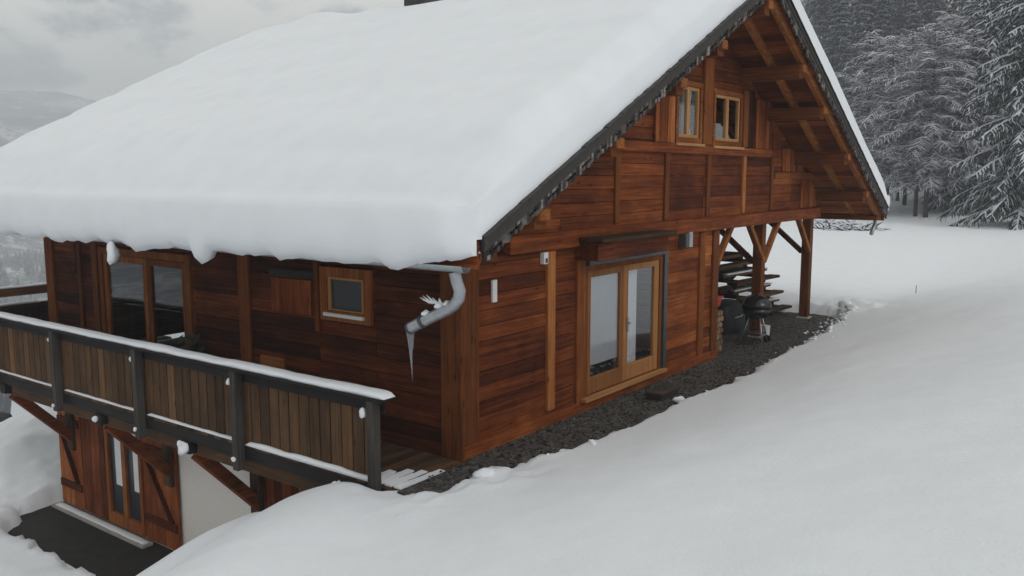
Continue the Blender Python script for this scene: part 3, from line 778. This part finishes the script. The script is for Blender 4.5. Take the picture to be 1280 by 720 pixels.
# loose snow around the posts / lumps at the terrace end
def lump_row(pts, label, group):
    for i, (x, y, r_) in enumerate(pts):
        z = float(height(x, y)); q = MB(); q.blob((x,y,z), (r_*1.1,r_,r_*.6), seed=40+i+int(x*7), rough=.45)
        tag(q.build('snow_lump', M_snow, None, smooth=True, origin=(x,y,z)), label[i], 'snow', group)
lump_row([(-.55,-.62,.16),(-.75,-.95,.10),(-.28,-.98,.08)], ['large loose snow clod before the chalet corner','smaller snow clod left in the trampled patch','snow clod at the near end of the gravel'], 'snow clods at the terrace corner')
lump_row([(13.7,-.85,.16),(14.1,-.6,.2),(13.3,-.95,.1)], ['snow clod by the far porch post','largest snow clod right of the porch','smallest snow clod at the gravel end'], 'snow clods beyond the porch')

g = MB()
for i in range(280):
    x = R.uniform(-.6, 13.6) if i < 130 else R.uniform(8.5, 13.7)
    y = float(np.interp(x, YE_X, YE_Y))+R.normal(.10, .16); r_ = R.uniform(.012, .04)
    g.blob((x, y, max(float(height(x, y)), 0)+r_*.3), (r_*1.3, r_, r_*.7), seed=i, n=6, m=4, rough=.6)
tag(g.build('snow_crumbs', M_snow, None, smooth=True), 'scattered snow crumbs along the gravel edge', kind='stuff')

# ------------------------------------------------------------------ small wall fittings
q = MB(); q.box(1.61,1.71,-.11,-.037,2.25,2.41); t_ = q.build('thermometer', M_white, None, origin=(1.66,-.04,2.25), bevel=.008); tag(t_, 'small white thermometer with dark face on the gable wall', 'thermometer')
q = MB(); q.box(1.635,1.685,-.116,-.111,2.27,2.33); o = q.build('dial', M_black, t_); o.location = (-1.66,.04,-2.25)
q = MB(); q.box(.54,.63,-.075,-.036,1.86,2.14); tag(q.build('wall_plate_box', M_white, None, origin=(.58,-.04,1.86), bevel=.006), 'narrow white plastic strip fixed near the corner post', 'fitting')
lm = tag(empty('wall_lamp', (5.95,-.04,2.2)), 'small metal wall lamp right of the door canopy', 'lamp')
q = MB(); q.box(-.16,-.02,-.14,0,.0,.24); q.build('lamp_back', M_darkmetal, lm, bevel=.01)
q = MB(); q.tube([(.06,-.10,.0),(.06,-.10,.26)], .055, n=12); q.build('lamp_glass', M_metal, lm, smooth=False)
# planter by the door, with a sprig
pl = tag(empty('planter', (4.15,-.62,0)), 'low dark terracotta planter with a sprig before the glazed door', 'planter')
q = MB(); q.hexa([(-.30,-.12,0),(.30,-.12,0),(.30,.12,0),(-.30,.12,0),(-.34,-.15,.13),(.34,-.15,.13),(.34,.15,.13),(-.34,.15,.13)]); q.build('trough', M_terra, pl, bevel=.015)
q = MB()
for k in range(40):
    a_ = R.uniform(0,6.3); r0 = R.uniform(0,.3); x = r0*math.cos(a_)*1.0; y = r0*.3*math.sin(a_); h_ = R.uniform(.1,.3)
    b0 = len(q.v); q.v += [(x-.012,y,.12),(x+.012,y,.12),(x+R.uniform(-.08,.08),y+R.uniform(-.06,.06),.12+h_*.5)]; q.face((b0,b0+1,b0+2))
q.build('plant', M_leaf, pl)
q = MB(); q.blob((3.95,-1.0,.05),(.11,.07,.05), seed=3, rough=.5); tag(q.build('snow_lump', M_snow, None, smooth=True, origin=(3.95,-1.0,.02)), 'small snow lump on the gravel beside the planter', 'snow')
# potted plant on the balcony by the patio door
pp = tag(empty('potted_plant', (-.32,5.15,-.02)), 'dark leafy potted plant on the balcony right of the patio door', 'plant')
q = MB(); q.lathe([(.10,0),(.15,.28),(.16,.30)], n=16); q.build('pot', M_terra, pp, smooth=False)
q = MB()
for k in range(120):
    a_ = R.uniform(0,6.3); r0 = R.uniform(.02,.28); z0 = R.uniform(.35,1.0); x = r0*math.cos(a_)*(1.1-z0*.5); y = r0*math.sin(a_)*(1.1-z0*.5)
    s_ = R.uniform(.03,.07); b0 = len(q.v); q.v += [(x-s_,y,z0),(x,y-s_,z0+s_*.5),(x+s_,y,z0+s_),(x,y+s_,z0+.2*s_)]; q.face((b0,b0+1,b0+2,b0+3))
for k in range(6): q.tube([(0,0,.28),(R.uniform(-.12,.12),R.uniform(-.12,.12),.9)], .008, n=5)
q.build('foliage', M_leaf, pp)

# porch things: kettle barbecue, stacked tables, firewood, red box
bq = tag(empty('kettle_barbecue', (9.1,-.22,.0), .2), 'black kettle barbecue on pale metal legs under the porch', 'barbecue'); bq.scale = (.86,.86,.86)
q = MB(); q.lathe([(.08,.62),(.22,.66),(.31,.76),(.335,.88)], n=28); bowl = q.build('bowl', M_black, bq, smooth=True)
q = MB(); q.lathe([(.345,.885),(.33,.98),(.25,1.10),(.12,1.16),(.03,1.17)], n=28); lid = q.build('lid', M_black, bq, smooth=True)
q = MB(); q.tube([(-.08,-.05,1.17),(-.06,-.05,1.23),(.06,-.05,1.23),(.08,-.05,1.17)], .015, n=8); q.build('handle', M_black, lid)
for (x, y) in ((-.36,-.22),(.34,-.22),(0,.36)):
    q = MB(); q.tube([(x*.45,y*.45,.68),(x,y,.02)], .018, n=8); q.build('leg', M_metal, bq, smooth=True)
q = MB(); q.lathe([(.20,.27),(.21,.285),(.20,.30)], n=20); q.build('ash_tray', M_darkmetal, bq)
q = MB()
q.tube([(.36,-.2,.09),(.40,-.2,.09)], .09, n=16); q.build('wheel', M_black, bq)
def table(name, x, y, z, rz, L, label):
    t = tag(empty(name, (x,y,z), rz), label, 'table', 'stacked picnic tables')
    q = MB()
    for k in range(4): q.box(-L/2, L/2, -.34+k*.17, -.34+(k+1)*.17-.012, .12, .19, R.uniform(.25,.7))
    q.build('tabletop', W['gryx'], t)
    for s in (-1, 1):
        q = MB(); q.beam((s*L*.36,-.33,.07), (s*L*.36,.33,.07), .06, .10, tone=.3); q.build('batten', W['gryy'], t)
    for s in (-1, 1):
        q = MB(); q.box(-L/2, L/2, s*.55-.13, s*.55+.13, -.02, .04, R.uniform(.25,.6))
        q.build('bench', W['gryx'], t)
    for s in (-1, 1):
        q = MB()
        q.beam((s*L*.34,-.5,.02), (s*L*.34,.5,.02), .05, .09, tone=.25)
        for e in (-1, 1): q.beam((s*L*.34,e*.45,-.13), (s*L*.34,e*.2,.12), .05, .08, tone=.25)
        q.build('trestle', W['gryy'], t)
    return t
for_t = ((12.5,1.35,.345,2.2,'thin snow on the edge of the lowest picnic table'),(12.2,1.4,.755,2.0,'thin snow on the edge of the second picnic table'),(11.9,1.45,1.165,2.1,'thin snow on the edge of the third picnic table'))
for i, (x, y, z, L_, l_) in enumerate(for_t): strip('snow_strip', (x-L_/2,y-.22,z+.001), (x+L_/2,y-.22-.09*L_,z+.001), .16, .03, l_, 'snow on the stacked tables', seed=30+i)
lt = ['lowest weathered picnic table of the stack under the porch','second weathered picnic table up in the porch stack','third weathered picnic table up, set back to the left','topmost weathered picnic table of the porch stack']
for i, (x, y, z, rz, L) in enumerate(((12.5,1.35,.16,-.10,2.3),(12.2,1.4,.57,-.06,2.1),(11.9,1.45,.98,-.09,2.2),(11.05,1.6,1.40,-.05,2.4))):
    table('picnic_table', x, y, z, rz, L, lt[i])
tp = tag(empty('covered_stack', (10.3,1.0,0)), 'dark sheet-covered heap standing behind the kettle barbecue', 'heap'); tp.scale = (1.05,.9,.45)
q = MB(); n_, m_ = 26, 12
for i in range(m_+1):
    f = i/m_; zz = 1.35*f
    for k in range(n_):
        a_ = 2*math.pi*k/n_; sx = .62*(1-.28*f**2)*(1+.10*math.sin(5*a_+3*f)+.06*math.sin(9*a_+f*7)); sy = .45*(1-.25*f**2)*(1+.10*math.sin(4*a_+2+4*f))
        q.v.append((sx*math.copysign(abs(math.cos(a_))**.6, math.cos(a_)), sy*math.copysign(abs(math.sin(a_))**.6, math.sin(a_)), zz+.07*math.sin(3*a_+1)*f))
for i in range(m_):
    for k in range(n_): q.face((i*n_+k, i*n_+(k+1)%n_, (i+1)*n_+(k+1)%n_, (i+1)*n_+k))
b0 = len(q.v); q.v.append((0,0,1.40))
for k in range(n_): q.face((m_*n_+k, m_*n_+(k+1)%n_, b0))
q.build('sheet', M_black2, tp, smooth=True)
q = MB(); q.tube([(.6*math.cos(t_*.6),.44*math.sin(t_*.6),.72+.03*math.sin(t_)) for t_ in range(11)]+[(.6,0,.72)], .014, n=5); q.build('rope', M_white, tp)
fw = [(7.62+.13*(k % 3)+.05*((k//3) % 2), .22, .09+.115*(k//3)) for k in range(21)]
for k, (x, y, z) in enumerate(fw):
    r_ = R.uniform(.05,.062); q = MB(); q.tube([(0,-.2,0),(0,.2,0)], r_, n=9, tone=R.uniform(.2,.9))
    o = q.build('firewood_log', M_log, None, smooth=False); o.location = (x, y, z); o.rotation_euler.y = R.uniform(0,6)
    tag(o, 'pale cut log in the firewood pile beside the porch wall post', 'log', 'firewood logs by the porch')
rb = tag(empty('red_crate', (7.78,.22,.90)), 'red plastic crate on top of the firewood pile', 'crate')
q = MB(); q.hexa([(-.17,-.14,0),(.17,-.14,0),(.17,.14,0),(-.17,.14,0),(-.2,-.17,.2),(.2,-.17,.2),(.2,.17,.2),(-.2,.17,.2)]); q.build('body', M_red, rb, bevel=.02)
q = MB(); q.box(-.215,.215,-.185,-.171,.17,.21); q.box(-.215,.215,.171,.185,.17,.21); q.box(-.215,-.201,-.17,.17,.17,.21); q.box(.201,.215,-.17,.17,.17,.21); q.build('rim', M_red, rb)
q = MB(); q.lathe([(.08,0),(.10,.30),(.105,.32)], n=16, c=(9.62,-.22)); tag(q.build('white_bucket', M_white, None, origin=(9.62,-.22,0)), 'small white bucket standing right of the kettle barbecue', 'bucket')
q = MB(); z = float(height(15.87,-1.83)); q.tube([(15.87,-1.83,z-.2),(15.88,-1.83,z+.2)], [.012,.008], n=6); tag(q.build('marker_stake', M_darkmetal, None, origin=(15.87,-1.83,z)), 'thin grey stake poking out of the open snow', 'stake')
# things on the lower terrace
q = MB(); q.box(-1.56,-1.44,6.35,8.1,-2.95,-2.86,.3); tag(q.build('timber_edging', W['drky'], None, bevel=.01), 'low dark timber edging on the bare lower terrace', 'edging')
strip('snow_strip', (-1.5,8.1,-2.862), (-1.5,6.4,-2.862), .12, .05, 'narrow snow strip on the timber edging by the basement', seed=14)
strip('snow_strip', (-.2,10.05,-2.872), (-.2,6.95,-2.872), .13, .02, 'thin pale snow dusting on the basement step', seed=15)
q = MB(); z = float(height(.9,15.2)); q.blob((.9,15.2,z+.1),(.28,.35,.25), seed=8, rough=.5); q.blob((.7,15.7,z+.12),(.2,.25,.2), seed=9, rough=.5)
tag(q.build('boulder', M_stone, None, smooth=True, origin=(.9,15.2,z)), 'dark boulder poking out of the snow beyond the chalet', 'rock')

# ------------------------------------------------------------------ trees
def twig(mb, p, d, L, r0, droop, mi, tone, lift=0.):
    sd = d.cross(Vector((0,0,1)))
    if sd.length < 1e-3: sd = Vector((1,0,0))
    sd.normalize(); up = sd.cross(d)
    b0 = len(mb.v)
    for s, r in ((0,r0),(.55,r0*.9),(1,r0*.25)):
        c = p+d*(L*s)+Vector((0,0,-droop*L*s*s+lift))
        mb.v += [tuple(c+sd*r), tuple(c-sd*r), tuple(c+up*r*(1.1 if lift else -1.0))]
    for i in (0, 1):
        for k in range(3): mb.face((b0+i*3+k, b0+i*3+(k+1)%3, b0+(i+1)*3+(k+1)%3, b0+(i+1)*3+k), tone, mi)
def crown(seed, H, Rm, kind, lod=0):
    rr = random.Random(seed); mb = MB()
    z = H*(.07 if kind == 'spruce' else .19)
    while z < H*.99:
        t = z/H
        nb = rr.randint(5, 7) if kind == 'spruce' else rr.randint(4, 6)
        a0 = rr.uniform(0, 6.28)
        for k in range(nb):
            if rr.random() < .10: continue
            az = a0+k*6.283/nb+rr.uniform(-.35,.35)
            if kind == 'spruce': L = Rm*(1-t)**.8*rr.uniform(.6,1.12)+.25; up = .10-.25*(1-t); dr = .28
            else: L = Rm*(math.sin(min(1,(1-t)*1.25+.1)*math.pi*.55))*rr.uniform(.35,1.2)+.2; up = rr.uniform(-.05,.75); dr = rr.uniform(.15,.55)
            d = Vector((math.cos(az), math.sin(az), 0)); p0 = Vector((0,0,z+rr.uniform(-.15,.15)))
            sc = lambda s: p0+d*(L*s)+Vector((0,0,L*(up*s-dr*s*s)))
            n = max(2, int(L/(.20 if not lod else .62))); snowy = rr.random() < (.85 if kind == 'spruce' else .7)
            for j in range(n):
                s = (j+.6)/n; q = sc(s); q2 = sc(min(1, s+1./n))
                dd = (q2-q).normalized() if (q2-q).length > 1e-4 else d
                rb_ = (.05 if kind == 'spruce' else .028)*(1.15-s)
                twig(mb, sc(j/n), dd, L/n*1.1, rb_, .0, 0, .5)
                if snowy: twig(mb, sc(j/n), dd, L/n*1.1, (.075 if kind == 'spruce' else .045)*(1.15-.7*s), .0, 1, .5, lift=.03)
                tl = ((.27 if not lod else .34)*L*(1-.65*s)+.16)*rr.uniform(.6,1.15); wm = 1. if not lod else 2.0
                for sg in (-1, 1):
                    if rr.random() < .12: continue
                    aa = sg*rr.uniform(.7,1.15); e = Vector((dd.x*math.cos(aa)-dd.y*math.sin(aa), dd.x*math.sin(aa)+dd.y*math.cos(aa), dd.z+rr.uniform(-.25,.15))).normalized()
                    if kind == 'spruce':
                        twig(mb, q, e, tl, rr.uniform(.035,.075)*wm, rr.uniform(.1,.6), 0, rr.random())
                        if lod:
                            if rr.random() < .4: twig(mb, q, e, tl*.9, rr.uniform(.03,.09), .4, 1, .5, lift=.07)
                            continue
                        if rr.random() < .58: twig(mb, q, e, tl*rr.uniform(.5,.95), rr.uniform(.025,.065), rr.uniform(.1,.45), 1, rr.random(), lift=.035)
                        for _ in range(2):
                            e2 = (e+Vector((rr.uniform(-.7,.7), rr.uniform(-.7,.7), rr.uniform(-.9,.1)))).normalized()
                            twig(mb, q+e*tl*rr.uniform(.2,.9), e2, tl*.55, rr.uniform(.014,.035), .4, 1 if rr.random() < .42 else 0, rr.random())
                    else:
                        twig(mb, q, e, tl*1.1, rr.uniform(.014,.03), rr.uniform(-.1,.5), 0, rr.random())
                        if rr.random() < .75: twig(mb, q, e, tl*1.05, rr.uniform(.014,.036), rr.uniform(-.1,.4), 1, rr.random(), lift=.018)
                        for _ in range(2):
                            e2 = (e+Vector((rr.uniform(-.8,.8), rr.uniform(-.8,.8), rr.uniform(-.6,.5)))).normalized()
                            twig(mb, q+e*tl*rr.uniform(.3,.8), e2, tl*.6, rr.uniform(.012,.022), .2, 1 if rr.random() < .5 else 0, rr.random())
        z += (1.7 if lod else 1.)*(rr.uniform(.30,.48) if kind == 'spruce' else rr.uniform(.28,.45))*(1.15-.45*t)
    return mb
def trunk(H, r, seed, lean=.0):
    rr = random.Random(seed); mb = MB(); n = 8
    pts = [(lean*H*(i/n)**2+rr.uniform(-.04,.04), rr.uniform(-.04,.04), H*i/n-(.3 if i == 0 else 0)) for i in range(n+1)]
    mb.tube(pts, [r*(1-.93*i/n) for i in range(n+1)], n=9); return mb
protos = {}
for key, kind, H, Rm, sd in (('spruce','spruce',17,3.6,1),('spruce2','spruce',20,4.3,2),('larch','larch',13,3.3,3),('larch2','larch',15,3.9,4),('larch3','larch',11,2.8,5)):
    mats = [M_needle, M_tsnow] if kind == 'spruce' else [M_twig, M_frost]
    protos[key] = (kind, crown(sd, H, Rm, kind).mesh('crown', mats), trunk(H, .22 if kind == 'spruce' else .17, sd).mesh('trunk', [M_bark], True))
def tree(key, x, y, s, rz, label, sz=None, group='snowy trees at the meadow edge'):
    kind, cm, tm = protos[key]; z = float(height(x, y))
    e = empty('spruce_tree' if kind == 'spruce' else 'frosted_tree', (x,y,z-.1), rz); e.scale = (s, s, sz or s)
    for nme, me in (('crown', cm), ('trunk', tm)):
        o = bpy.data.objects.new(nme, me); col.objects.link(o); o.parent = e
    tag(e, label, 'tree', group); return e
TREES = [
 ('spruce2', 47.4,-.6,.95,.3,'nearest dark spruce with drooping snow-loaded boughs at the right picture edge',None),
 ('spruce', 57.6,2.6,1.15,1.9,'tall dark spruce just left of the nearest one',None),
 ('spruce2', 66,1.4,1.15,2.6,'tall spruce rising behind the nearest one at the right edge',None),
 ('spruce', 75.7,7.0,1.05,4.0,'dark spruce behind the frosted trees, left of the tall spruces',None),
 ('spruce', 72,3.5,1.25,5.2,'very tall spruce filling the gap between the right-hand spruces',None),
 ('larch2', 53.1,5.4,.97,.8,'frosted tree with a thick dark trunk in the middle of the meadow edge',.84),
 ('larch', 53.9,6.15,.85,2.2,'frosted tree with a thinner trunk just left of the thick-trunked one',.80),
 ('larch', 58.4,5.0,1.0,3.9,'frosted tree with a lone slim trunk right of the trunk pair',None),
 ('larch3', 55,8.3,1.1,5.1,'pale frosted tree closest to the roof edge',None),
 ('larch2', 64,9.6,.85,1.2,'pale frosted tree standing behind the one closest to the roof',None),
 ('larch', 66,7.4,1.1,2.9,'frosted tree seen between the trunk pair and the roof, farther back',None),
 ('larch2', 62,3.9,1.0,4.4,'frosted tree between the slim trunk and the tall dark spruces',None),
 ('larch3', 69,11.5,1.1,.4,'small frosted tree farthest left at the meadow edge',None),
 ('larch3', 57,10.2,1.15,2.7,'short frosted tree half hidden behind the roof edge',None),
 ('larch', 61,8.4,.95,1.7,'frosted tree between the roof-edge trees and the trunk pair',None),
 ('larch2', 70,5.9,.95,3.3,'frosted tree far behind the thick trunk',None),
 ('larch3', 56,3.7,1.1,5.6,'low frosted tree filling the foot of the tall spruces',None),
 ('spruce', 63,4.6,1.0,.9,'greenish spruce top rising above the frosted trees',None),
]
for (k, x, y, s, rz, l, sz) in TREES: tree(k, x, y, s, rz, l, sz)
# snow-laden brush pile
def brush(seed, n, L, label, x, y):
    mb = MB(); rr = random.Random(seed)
    for k in range(n):
        a_ = rr.uniform(0,6.28); e = rr.uniform(.05,.9); d = Vector((math.cos(a_)*math.cos(e), math.sin(a_)*math.cos(e), math.sin(e)))
        p = Vector((rr.uniform(-.8,.8), rr.uniform(-1.6,1.6), 0)); l_ = L*rr.uniform(.5,1)
        twig(mb, p, d, l_, rr.uniform(.03,.06), .25, 0, .5); twig(mb, p, d, l_*.95, rr.uniform(.03,.08), .25, 1, .5, lift=.03)
    z = float(height(x, y)); o = mb.build('brush_pile', [M_bark, M_tsnow]); o.location = (x,y,z-.05)
    return tag(o, label, 'brush', 'snowy brush below the trees')
brush(1, 90, 1.1, 'snow-covered dark brush heap seen under the right roof edge', 41.5, 6.9)
brush(2, 60, .8, 'smaller snowy brush heap just left of the larger one', 44.5, 8.9)
# distant woods: one mass
def far_wood():
    rr = np.random.RandomState(3); mb = MB(); VV = []; FF = []; MI = []; nv = 0
    lows = []
    for sd, H_, R_ in ((51,13,2.6),(52,15,3.0),(53,11,2.5)):
        c = crown(sd, H_, R_, 'spruce', 1); lows.append((H_, np.array(c.v), np.array(c.f), np.array(c.m)))
    zones = [(0,24,92,215,420),(-2,24,190,430,2600),(54,84,330,820,2600),(100,165,60,300,500),(-60,-5,95,170,240)]
    for (a0, a1, r0, r1, cnt) in zones:
        for _ in range(cnt):
            az = math.radians(rr.uniform(a0, a1)); r = math.sqrt(rr.uniform(r0*r0, r1*r1)); x = r*math.cos(az); y = r*math.sin(az)
            if a0 == 54 and float(fbm(x/45., y/45., 3)) < -.12: continue
            if a0 == 54 and abs((az-math.radians(66.2))*r-(r-520)*.10) < 7: continue      # cleared track
            z = float(height(x, y)); h = rr.uniform(7,15)*(1.25 if a0 == 60 else 1); w = h*rr.uniform(.15,.24)
            if a0 == 0:
                H_, cv, cf, cm_ = lows[rr.randint(3)]; a_ = rr.uniform(0,6.3); ca, sa = math.cos(a_), math.sin(a_); k_ = h/H_*1.1
                VV.append(np.stack([x+k_*(cv[:,0]*ca-cv[:,1]*sa), y+k_*(cv[:,0]*sa+cv[:,1]*ca), z-.5+k_*cv[:,2]], 1)); FF.append(cf+nv); MI.append(cm_); nv += len(cv); continue
            ph = rr.uniform(0,6.3); nt_ = 8 if r < 260 else 4; n = 7 if r < 260 else 6
            for tier in range(nt_):
                f0 = tier/nt_; zb = z+h*(.08+.86*f0); zt = zb+h*(1.7/nt_)*.62; rw = w*(1-.88*f0)
                for k in range(n):
                    a_ = ph+tier*1.7+(k+rr.uniform(-.3,.3))*6.283/n; q = rw*rr.uniform(.55,1.25); b0 = len(mb.v); wd = 6.283/n*rr.uniform(.25,.5)
                    zz = zb+rr.uniform(-.04,.04)*h
                    mb.v += [(x+q*math.cos(a_-wd), y+q*math.sin(a_-wd), zz), (x+q*1.15*math.cos(a_), y+q*1.15*math.sin(a_), zz-.02*h), (x+q*math.cos(a_+wd), y+q*math.sin(a_+wd), zz), (x, y, zt)]
                    m_ = 1 if rr.rand() < .38 else 0
                    mb.face((b0,b0+1,b0+3), .5, m_); mb.face((b0+1,b0+2,b0+3), .5, 1 if rr.rand() < .38 else 0)
    # everything goes into one mesh: detailed crowns for the near edge, tiered crowns beyond (the tiers are triangles, stored as degenerate-free quads)
    tv = np.array(mb.v); tf = np.array(mb.f)+nv
    Vall = np.concatenate(VV+[tv]).astype(np.float32); Fq = np.concatenate(FF)
    me = bpy.data.meshes.new('distant_wood'); me.vertices.add(len(Vall)); me.vertices.foreach_set('co', Vall.ravel())
    me.loops.add(Fq.size+tf.size); me.loops.foreach_set('vertex_index', np.concatenate([Fq.ravel(), tf.ravel()]).astype(np.int32))
    me.polygons.add(len(Fq)+len(tf))
    me.polygons.foreach_set('loop_start', np.concatenate([np.arange(len(Fq))*4, Fq.size+np.arange(len(tf))*3]).astype(np.int32))
    me.materials.append(M_far); me.materials.append(M_farsnow)
    me.polygons.foreach_set('material_index', np.concatenate(MI+[np.array(mb.m)]).astype(np.int32))
    me.update(calc_edges=True)
    o = bpy.data.objects.new('distant_wood', me); col.objects.link(o); return o
tag(far_wood(), 'far snowy woods on the hillsides', kind='stuff')

# ------------------------------------------------------------------ haze
q = MB(); q.box(-1950,1950,-1950,1950,float(GZ.min())-1, max(float(GZ.max()), 30)+2)
mh = bpy.data.materials.new('haze'); mh.use_nodes = True; nt = mh.node_tree; nt.nodes.remove(nt.nodes['Principled BSDF'])
pv = N(nt, 'ShaderNodeVolumePrincipled'); pv.inputs['Color'].default_value = (.90,.94,1,1); pv.inputs['Density'].default_value = .0012
pv.inputs['Anisotropy'].default_value = .2
nt.links.new(pv.outputs[0], nt.nodes['Material Output'].inputs['Volume'])
tag(q.build('haze', mh), 'thin cold haze', kind='stuff')
print('haze box z', float(GZ.min()), float(GZ.max()))

# ------------------------------------------------------------------ world and sun
SUN_AZ, SUN_EL = math.radians(-105), math.radians(36)      # azimuth measured from +X towards +Y
w = bpy.data.worlds.new('World'); scene.world = w; w.use_nodes = True; nt = w.node_tree
bg = nt.nodes['Background']; bg.inputs['Strength'].default_value = .082
sky = N(nt, 'ShaderNodeTexSky', sky_type='NISHITA'); sky.sun_disc = False; sky.sun_elevation = SUN_EL
sky.sun_rotation = math.pi/2-SUN_AZ
tc = N(nt, 'ShaderNodeTexCoord'); mp = N(nt, 'ShaderNodeMapping'); mp.inputs['Scale'].default_value = (1,1,1.9); nt.links.new(tc.outputs['Generated'], mp.inputs[0])
mp.inputs['Location'].default_value = (.5,1.7,.1)
n1 = noise(nt, mp.outputs[0], 7.5, 6, .58); n2 = noise(nt, mp.outputs[0], 1.5, 3, .5)
f = math_(nt, 'MULTIPLY_ADD', n1, .75, math_(nt, 'MULTIPLY', n2, .4))
cl = ramp(nt, f, [(.41,(2.4,2.7,3.3)),(.49,(4.6,5.0,5.7)),(.55,(10.5,10.8,10.9)),(.61,(23,22.5,20))])
mx = N(nt, 'ShaderNodeMix', data_type='RGBA'); mx.inputs[0].default_value = .88
nt.links.new(sky.outputs[0], mx.inputs[6]); nt.links.new(cl, mx.inputs[7]); nt.links.new(mx.outputs[2], bg.inputs[0])
sl = bpy.data.lights.new('sun', 'SUN'); sl.energy = 1.3; sl.angle = math.radians(25); sl.color = (1,.98,.97)
so = bpy.data.objects.new('sun', sl); col.objects.link(so)
dv = Vector((math.cos(SUN_EL)*math.cos(SUN_AZ), math.cos(SUN_EL)*math.sin(SUN_AZ), math.sin(SUN_EL)))
so.rotation_euler = dv.to_track_quat('Z', 'Y').to_euler()

# ------------------------------------------------------------------ camera
cam = bpy.data.cameras.new('camera'); co = bpy.data.objects.new('camera', cam); col.objects.link(co); scene.camera = co
rt = Vector((.596719,-.80245,0)); up = Vector((.103264,.076789,.991685)); bk = Vector((-.795778,-.591758,.128686))
mw = Matrix((rt, up, bk)).transposed().to_4x4(); mw.translation = Vector((-7.8287,-6.5908,3.42)); co.matrix_world = mw
cam.lens = 30.343; cam.sensor_width = 36; cam.clip_end = 8000; cam.clip_start = .05
scene.view_settings.view_transform = 'Standard'; scene.view_settings.look = 'None'
scene.cycles.volume_bounces = 2
scene.view_settings.exposure = -.56; scene.view_settings.gamma = 1; scene.view_settings.use_curve_mapping = False
